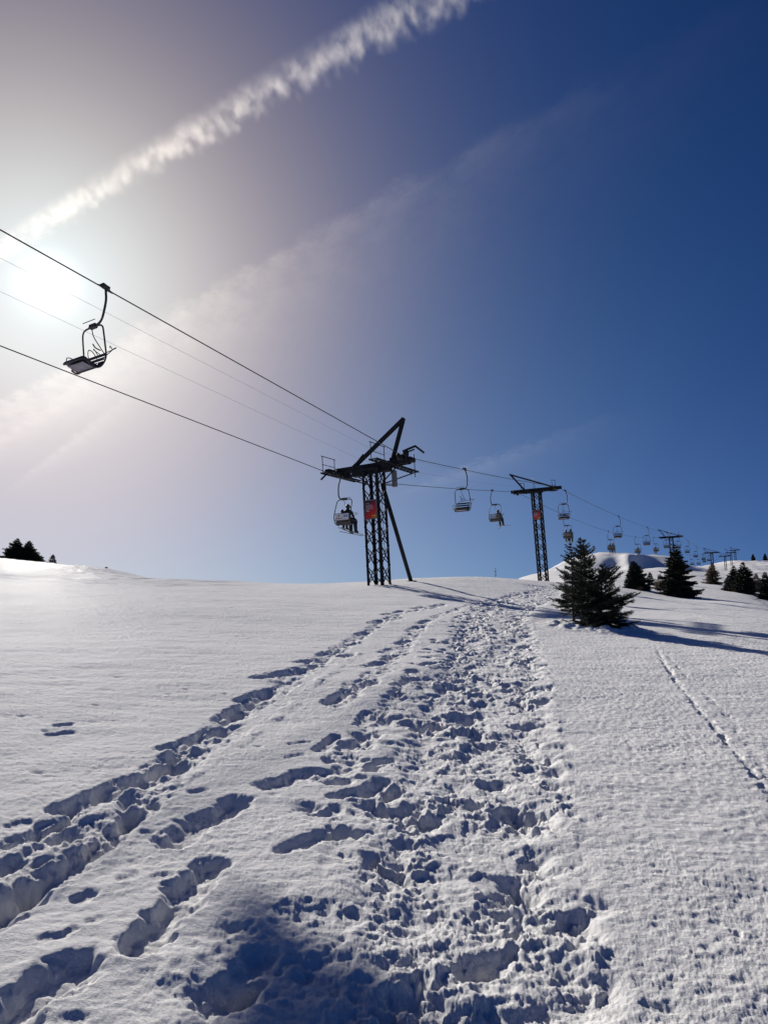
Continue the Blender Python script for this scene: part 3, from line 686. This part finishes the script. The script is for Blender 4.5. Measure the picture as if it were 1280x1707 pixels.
# ------------------------------------------------------------------ chairs (origin at the rope; local +y is where the rider looks)
def make_chair(board, raised=False):
    root = empty('chairlift_chair')
    g = MB()                                          # grip + hanger, offset to the left
    g.tube([(0, -.28, 0), (0, -.1, .012), (0, .1, .012), (0, .28, 0)], [.022, .05, .05, .022], 8); g.box((-.03, .02, .06), (.1, .26, .1)); g.box((.03, .1, .1), (.18, .1, .07))
    g.build('grip', M_TUBE, root, .01)
    g = MB(); g.tube([(0, 0, .03), (-.05, 0, -.12), (-.14, 0, -.4), (-.15, 0, -.75), (-.12, 0, -.98), (-.02, 0, -1.11), (.17, 0, -1.15), (.42, 0, -1.15)], .038, 8, 4); g.build('hanger', M_TUBE, root)
    cx = .29; w = .53
    g = MB(); g.box((cx - .03, 0, -1.15), (.3, .13, .12)); g.tube([(cx - .3, .16, -1.06), (cx + .3, .16, -1.06)], .014, 6); g.build('hanger_block', M_TUBE, root, .012)
    g = MB()                                          # side loops, one bent pipe
    L_ = []
    for sx in (-1, 1):
        pts = [(cx + sx * .1, 0, -1.17), (cx + sx * (w - .18), -.01, -1.18), (cx + sx * (w - .06), -.03, -1.24), (cx + sx * (w - .02), -.07, -1.38), (cx + sx * w, -.2, -1.75), (cx + sx * (w + .01), -.29, -2.02), (cx + sx * w, -.29, -2.22), (cx + sx * (w - .02), -.2, -2.42), (cx + sx * (w - .06), -.05, -2.5), (cx + sx * (w - .08), .12, -2.49)]
        g.tube(pts, .027, 8, 4)
    g.tube([(cx - w + .06, -.08, -2.5), (cx + w - .06, -.08, -2.5)], .022, 8); g.build('frame', M_TUBE, root)
    # seat with a lighter tray under it
    g = MB(); P = [(.0, .42, -2.38), (.0, .30, -2.35), (.0, .1, -2.40), (.0, -.1, -2.41), (.0, -.2, -2.33)]
    ww = w - .06; vs = []; fs = []
    for (a, y, z) in P:
        for (dx, dz_) in ((-ww, 0), (-ww + .04, .03), (ww - .04, .03), (ww, 0), (ww, -.06), (-ww, -.06)): vs.append((cx + dx, y, z + dz_))
    n = len(P)
    for i in range(n - 1):
        for k in range(6): fs.append((i * 6 + k, i * 6 + (k + 1) % 6, (i + 1) * 6 + (k + 1) % 6, (i + 1) * 6 + k))
    fs += [tuple(range(5, -1, -1)), tuple((n - 1) * 6 + k for k in range(6))]
    g.add(vs, fs); st = g.build('seat', M_SEAT, root, .012)
    g = MB(); g.box((cx, .12, -2.475), (ww * 2 - .2, .42, .02)); g.build('seat_underside', M_PAN, st, .008)
    g = MB(); g.tube([(cx - ww, .40, -2.41), (cx + ww, .40, -2.41)], .035, 8); g.build('seat_edge', M_SEAT, st)
    if board:
        g = MB(); g.box((cx, -.31, -2.12), (2 * w - .14, .025, .33)); b = g.build('backrest', M_WHITE, root, .008)
        g = MB(); g.tube([(cx - w + .05, -.3, -1.95), (cx + w - .05, -.3, -1.95)], .02, 6); g.tube([(cx - w + .05, -.3, -2.3), (cx + w - .05, -.3, -2.3)], .02, 6); g.build('backrest_rail', M_TUBE, root)
        g = MB(); g.ell((cx - .21, -.326, -2.06), (.035, .006, .042), 10, 6); g.box((cx - .21, -.325, -2.11), (.05, .006, .02)); g.build('emblem', M_DARKP, b)
        g = MB(); x = cx - .4; rnd = random.Random(8)
        while x < cx - .02: l = rnd.uniform(.03, .07); g.box((x + l / 2, -.326, -2.2), (l, .006, .03)); x += l + .012
        g.build('lettering', M_REDP, b)
        g = MB(); g.box((cx + .27, -.325, -2.09), (.28, .006, .1)); g.build('panel', M_BLUE, b)
        g = MB(); x = cx + .16
        for l in (.05, .03, .05, .04): g.box((x + l / 2, -.331, -2.09), (l, .004, .04)); x += l + .012
        g.build('lettering', M_TEXT, b)
    else:
        for k, z in enumerate((-1.99, -2.12, -2.25)):
            g = MB(); g.box((cx, -.305 + .01 * k, z), (2 * w - .12, .025, .085)); g.build('back_slat', M_SEAT if raised else M_WOOD, root, .006)
        g = MB(); g.tube([(cx - w + .04, -.28, -2.32), (cx + w - .04, -.28, -2.32)], .02, 6); g.build('backrest_rail', M_TUBE, root)
    g = MB()                                          # restraint bar with its centre rod and hooks
    if raised:
        g.tube([(cx + .02, 0, -1.2), (cx, -.1, -1.42), (cx - .06, -.36, -1.66), (cx - .08, -.52, -1.78)], .015, 6, 4)
        g.tube([(cx + w - .08, -.1, -2.3), (cx + w - .1, -.3, -2.0), (cx + w - .2, -.5, -1.84), (cx, -.52, -1.79), (cx - w - .12, -.5, -1.76), (cx - w - .14, -.42, -1.82), (cx - w, -.2, -2.2)], .014, 6, 4)
        g.tube([(cx + .08, -.5, -1.79), (cx + .16, -.3, -1.72), (cx + .24, -.36, -1.66), (cx + .2, -.5, -1.79)], .013, 6, 4); g.tube([(cx - .02, -.42, -1.72), (cx + .1, -.3, -1.66), (cx + .24, -.28, -1.52)], .02, 6, 3)
        g.tube([(cx - w + .02, -.5, -1.77), (cx - w + .06, -.42, -1.68), (cx - w + .12, -.46, -1.7)], .013, 6, 3)
    else:
        g.tube([(cx - .05, 0, -1.2), (cx - .04, .1, -1.42), (cx + .02, .3, -1.72), (cx + .05, .42, -1.86)], .013, 6, 4)
        g.tube([(cx - w + .06, -.2, -2.12), (cx - w + .04, .1, -1.98), (cx - w + .1, .36, -1.88), (cx, .42, -1.86), (cx + w - .1, .42, -1.86), (cx + w + .1, .4, -1.88), (cx + w + .1, .1, -2.02), (cx + w, -.2, -2.15)], .013, 6, 4)
        for sx in (-1, 1): g.tube([(cx + sx * .22 - .06, .42, -1.86), (cx + sx * .22 - .1, .5, -1.78), (cx + sx * .22, .52, -1.74), (cx + sx * .22 + .08, .44, -1.84)], .012, 6, 4)
    g.build('restraint_bar', M_TUBE, root)
    for sx in (-1, 1):
        g = MB(); x = cx + sx * (w - .1)
        g.tube([(x, .1, -2.46), (x + sx * .08, .28, -2.3), (x + sx * .1, .3, -2.16), (x + sx * .06, .12, -2.14), (x, -.15, -2.28)], .014, 6, 4)
        g.build('armrest', M_TUBE, root)
    for o in root.children_recursive:
        if o.type == 'MESH':
            n = len(o.data.vertices); co = np.empty(n * 3, np.float32); o.data.vertices.foreach_get('co', co); co = co.reshape(-1, 3)
            co[:, 2] *= np.where(co[:, 2] < 0, LONG, 1); o.data.vertices.foreach_set('co', co.ravel()); o.data.update()
    return root
LONG = 1.12
def chair_at(proto, first, off, rope, px, py, facing, label, group, Y=None):
    Y = Y or y_of(off, px, py); x, y = on_line(off, Y); c = proto if first else copy_tree(proto)
    c.location = (x, y, rope.z(Y)); c.rotation_euler = (0, 0, -PHI + (math.pi if facing < 0 else 0))
    tag(c, label, 'chairlift chair', group); return c
GA = 'empty chairs coming down the lift'; GB = 'chairs going up the lift'
protoA = make_chair(False, True)
A = [(176, 481, 'empty double chair in the bright sky near the sun'), (775, 787, 'empty double chair hanging between the two nearest towers'), (942, 812, 'empty double chair just right of the second, leaning tower'),
     (1031, 857, 'empty double chair high over the dome, below the straight rope'), (1079, 878, 'empty double chair just left of the tower behind the pointed spruce'),
     (1112, 889, 'small empty chair seen against the left of the tower behind the spruce'), (1131, 892, 'small empty chair seen against the right of the tower behind the spruce'), (1146, 897, 'small empty chair first in line right of the spruce tower'),
     (1160, 909, 'small empty chair second in line right of the spruce tower'), (1173, 915, 'tiny empty chair just left of the larch tower'), (1182, 919, 'tiny empty chair hanging under the larch tower arm')]
for i, (px, py, lb) in enumerate(A):
    c = chair_at(protoA, i == 0, OA, ropeA, px, py, -1, lb, GA)
    if i == 0: c.rotation_euler = (R(8), R(1), -PHI + math.pi - R(4)); c0 = c

protoB = make_chair(True)
Bc = [(568, 797, 'chair with a white printed backrest carrying an adult and child'), (820, 820, 'chair carrying one skier between the two nearest towers'), (941, 862, 'chair carrying two skiers behind the top of the near spruces'),
      (1014, 888, 'chair carrying two small skiers in front of the snowy dome'), (1059, 897, 'chair carrying a lone skier above the shaded dome face'), (1090, 898, 'chair carrying a lone skier just left of the spruce tower'),
      (1117, 905, 'chair partly hidden by the spruce tower mast'), (1151, 928, 'tiny low chair right of the pointed spruce, first of two side by side'), (1162, 930, 'tiny low chair right of the pointed spruce, second of two side by side'), (1172, 929, 'tiny low chair just left of the larch tower mast')]
chB = []
protoC = None
for i, (px, py, lb) in enumerate(Bc):
    if i == 0: c = chair_at(protoB, True, OB, ropeB, px, py, 1, lb, GB)
    else:
        if protoC is None: protoC = make_chair(False); c = chair_at(protoC, True, OB, ropeB, px, py, 1, lb, GB)
        else: c = chair_at(protoC, False, OB, ropeB, px, py, 1, lb, GB)
    chB.append(c)

# ------------------------------------------------------------------ riders
def person(name_mat, seat, chair, label, k=1.0, ski=(0, 0), lean=0.0, group='skiers riding up the lift', helmet=None, pants=None):
    """seated skier; the body is one skinned surface, origin between the hips on the seat"""
    J = {'pel': (0, 0, .12), 'ab': (0, -.03, .28), 'ch': (0, -.02, .46), 'nk': (0, .02, .60), 'hd': (0, .05, .70), 'hd2': (0, .06, .79), 'nose': (0, .135, .715)}
    rad = {'pel': (.16, .13), 'ab': (.15, .12), 'ch': (.19, .13), 'nk': (.065, .065), 'hd': (.085, .09), 'hd2': (.07, .08), 'nose': (.02, .02)}
    E = [('pel', 'ab'), ('ab', 'ch'), ('ch', 'nk'), ('nk', 'hd'), ('hd', 'hd2'), ('hd', 'nose')]
    for s, sx in (('l', -1), ('r', 1)):
        J.update({s + 'sh': (sx * .19, -.01, .49), s + 'el': (sx * .27, .08, .25), s + 'wr': (sx * .17, .32, .22), s + 'ha': (sx * .13, .40, .22),
                  s + 'hip': (sx * .10, .06, .10), s + 'kn': (sx * .13, .47, .09), s + 'an': (sx * .14, .50, -.34), s + 'bt': (sx * .14, .52, -.42), s + 'to': (sx * .145, .68, -.44)})
        rad.update({s + 'sh': (.085, .085), s + 'el': (.062, .062), s + 'wr': (.048, .048), s + 'ha': (.05, .035), s + 'hip': (.11, .11), s + 'kn': (.085, .085), s + 'an': (.07, .07), s + 'bt': (.07, .085), s + 'to': (.055, .05)})
        E += [('ch', s + 'sh'), (s + 'sh', s + 'el'), (s + 'el', s + 'wr'), (s + 'wr', s + 'ha'), ('pel', s + 'hip'), (s + 'hip', s + 'kn'), (s + 'kn', s + 'an'), (s + 'an', s + 'bt'), (s + 'bt', s + 'to')]
    names = list(J); me = bpy.data.meshes.new('person'); me.from_pydata([tuple(c * k for c in J[n]) for n in names], [(names.index(a), names.index(b)) for a, b in E], [])
    o = bpy.data.objects.new('person', me); col.objects.link(o); me.materials.append(name_mat)
    sk = o.modifiers.new('skin', 'SKIN'); sk.use_smooth_shade = True
    for i, n in enumerate(names): me.skin_vertices[0].data[i].radius = tuple(c * k for c in rad[n])
    me.skin_vertices[0].data[0].use_root = True
    sd = o.modifiers.new('sub', 'SUBSURF'); sd.levels = 1; sd.render_levels = 2
    M = chair.matrix_world @ Matrix.Translation(seat) @ Matrix.Rotation(lean, 4, 'Y'); o.matrix_world = M
    tag(o, label, 'person', group)
    g = MB(); g.ell((0, .045 * k, .775 * k), (.115 * k, .135 * k, .12 * k)); g.tube([(-.1 * k, .1 * k, .735 * k), (0, .185 * k, .745 * k), (.1 * k, .1 * k, .735 * k)], .032 * k, 6, 3)
    g.build('helmet', helmet or M_DARKP, o)
    g = MB()
    for sx in (-1, 1):
        kn = Vector(J[('l' if sx < 0 else 'r') + 'kn']) * k; an = Vector(J[('l' if sx < 0 else 'r') + 'an']) * k; hp = Vector(J[('l' if sx < 0 else 'r') + 'hip']) * k
        g.tube([hp, kn + Vector((0, .02, .01)), kn.lerp(an, .5), an], [.13 * k, .108 * k, .098 * k, .095 * k], 10, 4)
    g.build('trousers', pants or M_DARKP, o)
    for sx in (-1, 1):
        b = MB(); a = Vector(J[('l' if sx < 0 else 'r') + 'bt']) * k
        b.tube([a + Vector((0, -.02, .12 * k)), a + Vector((0, -.02, -.03 * k)), a + Vector((0, .12 * k, -.05 * k)), a + Vector((0, .18 * k, -.06 * k))], [.08 * k, .09 * k, .07 * k, .05 * k], 8, 2)
        b.build('ski_boot', M_DARKP, o)
        s_ = MB(); an_ = ski[0 if sx < 0 else 1]; c = a + Vector((0, .03, -.12 * k)); L_ = 1.5 * k
        d = Vector((math.sin(an_), math.cos(an_), -.12)).normalized(); up = Vector((0, 0, 1)); sd_ = d.cross(up).normalized() * .042
        vs = []; fs = []; T = [-.47, -.44, -.2, 0, .2, .42, .48, .53]
        for t in T:
            q = c + d * L_ * t + up * (max(0, t - .4) ** 2 * 8 * L_ * .6); wv = sd_ * (1 if -.45 < t < .5 else .35)
            vs += [q - wv, q + wv, q + wv + up * .016, q - wv + up * .016]
        for i in range(len(T) - 1): fs += [(i * 4 + j, i * 4 + (j + 1) % 4, i * 4 + 4 + (j + 1) % 4, i * 4 + 4 + j) for j in range(4)]
        fs += [(3, 2, 1, 0), tuple(len(T) * 4 - 4 + j for j in range(4))]
        s_.add(vs, fs); s_.build('ski', mat_ski, o)
    return o
mat_ski = mat('ski_top', (.07, .075, .08), .4)
J1 = mat('jacket_black', (.012, .011, .012), .8); J2 = mat('jacket_dark_green', (.012, .022, .02), .8); J3 = mat('jacket_dark_brown', (.03, .016, .014), .8); J4 = mat('jacket_navy', (.012, .014, .03), .8)
bpy.context.view_layer.update()
person(J1, (.55, -.06, -2.64), chB[0], 'adult skier in a black jacket seated beside the child', 1.15, (.5, .35), R(-3))
person(J2, (.14, -.08, -2.60), chB[0], 'child in a dark helmet, low beside the adult on the chair', .80, (.1, .2))
person(J1, (.62, -.06, -2.64), chB[1], 'lone skier in black with crossed skis between the two nearest towers', 1.0, (-.6, .9), R(-8))
person(J3, (.10, -.06, -2.64), chB[2], 'skier on the left of the chair behind the near spruces', 1.0, (0, .1))
person(J4, (.57, -.06, -2.64), chB[2], 'skier on the right of the chair behind the near spruces', 1.05, (.1, .3), R(4))
person(J1, (.12, -.06, -2.64), chB[3], 'small skier on the left of the chair before the dome', 1.0)
person(J3, (.55, -.06, -2.64), chB[3], 'small skier on the right of the chair before the dome', 1.0)
person(J1, (.32, -.06, -2.64), chB[4], 'small lone skier on the chair above the shaded dome face', 1.0)
person(J4, (.12, -.06, -2.64), chB[5], 'small lone skier on the chair left of the spruce tower', 1.0, (.3, .6), R(6))

# ------------------------------------------------------------------ conifers
def spruce(px, py, Y, h, rad, seed, label, group='spruces on the slope', name='spruce_tree', lean=(0, 0), dens=1.0, bare=.06, mneedle=None, irregular=.3, upsweep=.25, lop=None, needles=True, cat='spruce', taper=.82, sink=.1):
    rnd = random.Random(seed); x, y, z = at(px, py, Y)
    if Y < 60:
        x, y = ground(px, py); h *= y / Y; rad *= y / Y; Y = y
    z = gz(x, y) - sink; z = z if abs(z - at(px, py, Y)[2]) < 3 else at(px, py, Y)[2]
    root = empty(name, (x, y, z)); tag(root, label, cat, group)
    lean = Vector((lean[0], lean[1], 0)); axis = lambda t: Vector((0, 0, h * t)) + lean * h * t + Vector((math.sin(t * 5 + seed), math.cos(t * 4 + seed), 0)) * .012 * h * t
    g = MB(); g.tube([axis(t / 8) for t in range(9)], [h * .016 + .012, h * .012 + .008, h * .007 + .005, .004], 8); g.build('trunk', M_BARK, root)
    V_ = []; Fc = []; tw = MB()
    def needle_strip(p, d, L_, wd):
        # short needles fanned round a twig
        n = max(3, int(L_ / NS * 1.25)); side = d.cross(Vector((0, 0, 1)));
        if side.length < .1: side = Vector((1, 0, 0))
        side.normalize(); up = side.cross(d)
        for i in range(n):
            q = p + d * L_ * i / n; a = rnd.uniform(0, 6.28); o_ = side * math.cos(a) + up * math.sin(a); e = q + (o_ * .8 + d * .9).normalized() * wd * rnd.uniform(.7, 1.25)
            s2 = d * wd * .17 + Vector((rnd.uniform(-1, 1), rnd.uniform(-1, 1), rnd.uniform(-1, 1))) * wd * .07
            k = len(V_); V_.extend([tuple(q - s2), tuple(q + s2), tuple(e)]); Fc.append((k, k + 1, k + 2))
    NS = .0075 * max(1, Y / 24) ** .8 / dens
    wd = .046 * max(1, Y / 24) ** .75
    nw = int(max(9, h / (.105 * max(1, (h / 3)) ** .75)))
    for i in range(nw):
        t = bare + (1 - bare) * (i / nw) ** .92 + rnd.uniform(-.012, .012)
        if t > .985: continue
        base = axis(t); prof = ((1 - t) ** taper) * (1 if t > bare + .1 else .55 + .45 * (t - bare) / .1)
        nb = rnd.randint(7, 10) if t < .85 else rnd.randint(4, 6); ph = rnd.uniform(0, 6.28)
        for b in range(nb):
            a = ph + 6.283 * b / nb + rnd.uniform(-.35, .35); L_ = rad * prof * rnd.uniform(1 - irregular * 1.3, 1 + irregular * .6) + .04 * h * (1 - t) + .02
            if lop: L_ *= 1 + lop[0] * math.cos(a - lop[1]) * (1 if len(lop) < 3 else max(0, 1 - abs(t - lop[2]) * 3))
            if rnd.random() < .10 * irregular * 3: continue
            el = upsweep * (.2 + t) + rnd.uniform(-.15, .15) - (.32 * (1 - t)); d0 = Vector((math.cos(a), math.sin(a), el)).normalized()
            m_ = max(3, int(L_ / (.07 * max(1, Y / 40) ** .5))); P = []
            for k in range(m_ + 1):
                s = k / m_; P.append(base + d0 * L_ * s + Vector((0, 0, -.13 * L_ * s + .20 * L_ * s * s)))
            tw.tube(P, [.006 + .006 * L_, .003], 4, cap=False)
            for k in range(m_):
                d = (P[k + 1] - P[k]); 
                if k / m_ > .12: needle_strip(P[k], d.normalized(), d.length, wd)
                sl = (L_ * .5 * (1 - .75 * k / m_)) * rnd.uniform(.6, 1.2)
                if k == 0 and sl > .1: continue
                for sg in (-1, 1):
                    rt = Matrix.Rotation(sg * rnd.uniform(.65, 1.05), 3, 'Z'); dd = (rt @ d.normalized()); dd.z += rnd.uniform(-.3, .12); dd.normalize()
                    needle_strip(P[k] + d * rnd.random() * .7, dd, sl, wd)
                    if sl > .16:
                        for kk in (.4, .7):
                            d3 = (Matrix.Rotation(sg * rnd.choice((-.7, .7)), 3, 'Z') @ dd); d3.z -= .1; needle_strip(P[k] + dd * sl * kk, d3, sl * .4, wd)
    needle_strip(axis(.93), Vector((0, 0, 1)), h * .07, wd * .8)
    for q in range(3): needle_strip(axis(.9 + .03 * q), Vector((rnd.uniform(-.6, .6), rnd.uniform(-.6, .6), 1)).normalized(), h * .03, wd * .7)
    tw.build('branches', M_BARK, root)
    if needles:
        me = bpy.data.meshes.new('crown'); me.from_pydata(V_, [], Fc); me.materials.append(mneedle or M_NEEDLE); me.update()
        o = bpy.data.objects.new('crown', me); col.objects.link(o); o.parent = root
    return root
NG = 'spruces beside the path'
spruce(984, 1048, 24, 3.0, .88, 3, 'tallest dark spruce of the near clump beside the trodden path', NG, lean=(-.04, 0), dens=1.25, bare=.06, irregular=.55, upsweep=.6, lop=(.4, -.1, .25), taper=.62)
spruce(957, 1040, 23.9, 2.72, .50, 11, 'slender spruce with a bare lower trunk, left in the near clump', NG, lean=(-.005, 0), dens=1.1, bare=.16, irregular=.6, upsweep=.5, lop=(.3, 3.1), taper=.6)
spruce(1002, 1050, 23.6, 2.2, .84, 17, 'low wide spruce with long side boughs, right in the near clump', NG, lean=(.05, 0), dens=1.25, bare=.05, irregular=.65, upsweep=.7, lop=(.45, 0), taper=.55)
spruce(972, 1044, 24.1, 3.02, .6, 29, 'thin spruce leader rising in the middle of the near clump', NG, lean=(.0, 0), dens=1.0, bare=.15, irregular=.6, upsweep=.6, taper=.7)
spruce(1057, 985, 75, 2.95, 1.55, 5, 'round bushy spruce standing between the near clump and the pointed spruce', dens=1.6, bare=.03, irregular=.25, lop=(.3, 0))
spruce(1131, 1000, 70, 5.1, 2.0, 7, 'tall pointed spruce in front of the third lift tower', dens=2.0, bare=.03, irregular=.28, upsweep=.1)
spruce(1142, 1003, 69, 1.2, 1.3, 8, 'low spruce thicket spreading at the foot of the pointed spruce', dens=1.4, bare=.02)
spruce(1226, 987, 90, 3.3, 1.5, 9, 'dark spruce on the left of the group by the right edge', dens=1.5, bare=.03)
spruce(1243, 993, 88, 3.9, 1.7, 13, 'taller dark spruce in the middle of the group by the right edge', dens=1.6, bare=.03)
spruce(1279, 1004, 80, 3.2, 1.25, 15, 'dark spruce cut off by the right edge of the view', dens=1.6, bare=.03)
spruce(1215, 978, 95, 1.9, .9, 19, 'short spruce at the left end of the right-hand group', dens=1.4)
spruce(1262, 984, 96, 2.6, 1.0, 21, 'reddish brown larch standing among the dark spruces by the right edge', 'larches on the slope', 'larch_tree', dens=.7, mneedle=M_LARCH, cat='larch')
spruce(1189, 974, 108, 3.3, 1.5, 23, 'brown leafless larch below the fourth lift tower', 'larches on the slope', 'larch_tree', dens=.55, mneedle=M_LARCH, irregular=.4, cat='larch')
spruce(1187, 976, 106, 1.7, .55, 24, 'little dark spruce standing against the brown larch', dens=1.2)
spruce(1101, 983, 80, 1.75, 1.1, 27, 'small brown larch bush left of the pointed spruce', 'larches on the slope', 'larch_tree', dens=.5, mneedle=M_LARCH, irregular=.5, cat='larch')
spruce(1084, 969, 95, 1.6, .7, 31, 'tiny spruce on the slope left of the brown larch bush', dens=1.0, irregular=.5)
for i, (px, Y, h) in enumerate([(1256, 410, 4.5), (1276, 415, 5.0)]):
    spruce(px, 938, Y, h, 1.6, 40 + i, ['far speck of a spruce on the bright ridge, left of two', 'far speck of a spruce on the bright ridge, right of two'][i], dens=.8)
LG = 'spruces on the upper left ridge'
for i, (px, py, Y, h, r_, lb, ln, lp) in enumerate([(28, 931, 86, 2.6, 1.5, 'left trunk of the dark spruce clump on the left ridge', (0, 0), (.3, 3.1)), (46, 932, 85.5, 2.45, 1.4, 'right trunk of the dark spruce clump on the left ridge', (.03, 0), None),
                                          (56, 933, 85, 1.3, 1.15, 'low spreading spruce at the right foot of the left ridge clump', (0, 0), (.3, 0)), (87, 939, 82, 1.15, .5, 'tiny separate spruce right of the clump on the left ridge', (0, 0), None)]):
    spruce(px, py, Y, h, r_, 50 + i, lb, LG, dens=1.8, bare=.02, lean=ln, lop=lp, upsweep=.3)
spruce(177, 950, 76, .38, .25, 60, 'tiny bare shrub poking out of the snow on the left ridge', 'shrubs in the snow', 'bare_shrub', dens=.3, mneedle=M_TWIG, needles=True, cat='shrub')
spruce(1068, 984, 73, .5, .6, 61, 'low leafless shrub beside the round bushy spruce', 'shrubs in the snow', 'bare_shrub', dens=.4, mneedle=M_TWIG, cat='shrub')

# marker pole on the crest
x, y, z = at(826, 963, 60)
r = empty('marker_pole', (x, y, gz(x, y))); tag(r, 'lone dark marker pole on the snow crest between the towers', 'marker pole')
g = MB(); g.tube([(0, 0, -.2), (0, 0, .82)], .022, 8); g.build('pole', M_BARK, r)
g = MB(); g.tube([(0, 0, .22), (0, 0, .34)], .05, 8); g.tube([(0, 0, .5), (0, 0, .62)], .05, 8); g.build('band', M_DARKP, r)

# ------------------------------------------------------------------ contrail: a long real cloud of puffs high above
def contrail():
    A_ = Vector(at(-160, 520, 1)); A_ *= 3000 / A_.z; B_ = Vector(at(800, -30, 1)); B_ *= 3000 / B_.z
    d = (B_ - A_); Lc = d.length; d.normalize(); B2 = A_ + d * (Lc * 1.25); Lc *= 1.25
    side = d.cross(Vector((0, 0, 1))).normalized()        # local y
    W, Hh = 520, 260
    g = MB(); g.box((Lc / 2, 0, 0), (Lc, W, Hh))
    m = bpy.data.materials.new('contrail_ice'); m.use_nodes = True; nt = m.node_tree; nt.nodes.clear(); N = nt.nodes.new; L = nt.links.new
    def mm(op, a, b=None, c=None, clamp=False):
        n = N('ShaderNodeMath'); n.operation = op; n.use_clamp = clamp
        for i, v in enumerate((a, b, c)):
            if v is None: continue
            if isinstance(v, (int, float)): n.inputs[i].default_value = v
            else: L(v, n.inputs[i])
        return n.outputs[0]
    tc = N('ShaderNodeTexCoord'); sp = N('ShaderNodeSeparateXYZ'); L(tc.outputs['Object'], sp.inputs[0]); X_, Y_, Z_ = sp.outputs
    def noise(scale, det, vec=None, rough=.55):
        n = N('ShaderNodeTexNoise'); n.inputs['Scale'].default_value = scale; n.inputs['Detail'].default_value = det; n.inputs['Roughness'].default_value = rough; L(vec or tc.outputs['Object'], n.inputs['Vector']); return n.outputs[0]
    mp = N('ShaderNodeMapping'); mp.inputs['Scale'].default_value = (1.0, .5, .5); mp.inputs['Rotation'].default_value = (0, 0, R(12)); L(tc.outputs['Object'], mp.inputs[0])
    vo = N('ShaderNodeTexVoronoi'); vo.inputs['Scale'].default_value = 1 / 52; vo.feature = 'SMOOTH_F1'; L(mp.outputs[0], vo.inputs['Vector'])
    curd = mm('SUBTRACT', 1.0, mm('MULTIPLY', vo.outputs['Distance'], 1.1), clamp=True)
    n1 = noise(1 / 110, 6, None, .62); n2 = noise(1 / 34, 5, mp.outputs[0], .62)
    grow = mm('DIVIDE', X_, Lc)                            # wider towards the viewer
    wid = mm('ADD', 38, mm('MULTIPLY', grow, 48))
    bow = mm('MULTIPLY', mm('MULTIPLY', grow, mm('SUBTRACT', 1.0, grow)), 370)
    yy = mm('ADD', mm('SUBTRACT', Y_, bow), mm('MULTIPLY', mm('SUBTRACT', n1, .5), 70))
    # crisp on the upper side, torn into tufts on the lower
    s_hi = mm('DIVIDE', mm('SUBTRACT', wid, yy), 60, clamp=True); s_lo = mm('DIVIDE', mm('ADD', yy, mm('ADD', mm('MULTIPLY', wid, 1.15), mm('MULTIPLY', curd, 40))), 60, clamp=True)
    rz = mm('SUBTRACT', 1, mm('POWER', mm('DIVIDE', mm('ABSOLUTE', Z_), 110), 2), clamp=True)
    low = mm('DIVIDE', mm('SUBTRACT', mm('MULTIPLY', wid, .75), yy), mm('MULTIPLY', wid, 1.4), clamp=True)      # 0 along the crest, 1 in the torn lower fringe
    body = mm('ADD', .30, mm('MULTIPLY', mm('SUBTRACT', n2, .5), 1.4))
    puff = mm('MULTIPLY', mm('SUBTRACT', mm('ADD', curd, mm('MULTIPLY', mm('SUBTRACT', n2, .5), 1.5)), .42), 1.9)
    k_ = mm('MULTIPLY', low, mm('ADD', .45, mm('MULTIPLY', grow, .9)), clamp=True)
    n3 = noise(1 / 330, 3, None, .5)
    tuft = mm('ADD', mm('MULTIPLY', body, mm('SUBTRACT', 1.0, k_)), mm('MULTIPLY', puff, k_), clamp=True)
    tuft = mm('MULTIPLY', tuft, mm('MULTIPLY', mm('SUBTRACT', n3, .12), 2.2))
    den = mm('MULTIPLY', mm('MULTIPLY', s_hi, s_lo), mm('MULTIPLY', rz, tuft))
    den = mm('MULTIPLY', den, mm('ADD', .0056, mm('MULTIPLY', grow, -.0008)))
    pv = N('ShaderNodeVolumePrincipled'); pv.inputs['Color'].default_value = (1, .95, .88, 1); pv.inputs['Anisotropy'].default_value = .45; L(den, pv.inputs['Density'])
    out = N('ShaderNodeOutputMaterial'); L(pv.outputs[0], out.inputs['Volume'])
    o = g.build('contrail', m)
    M = Matrix((d, side, d.cross(side))).transposed().to_4x4(); 
    if M.determinant() < 0: M = Matrix((d, side, -d.cross(side))).transposed().to_4x4()
    M.translation = A_; o.matrix_world = M
    tag(o, 'broken white contrail crossing the sky from the sun to the top edge', 'contrail', kind='stuff')
contrail()
sc.cycles.volume_step_rate = .12; sc.cycles.volume_max_steps = 256
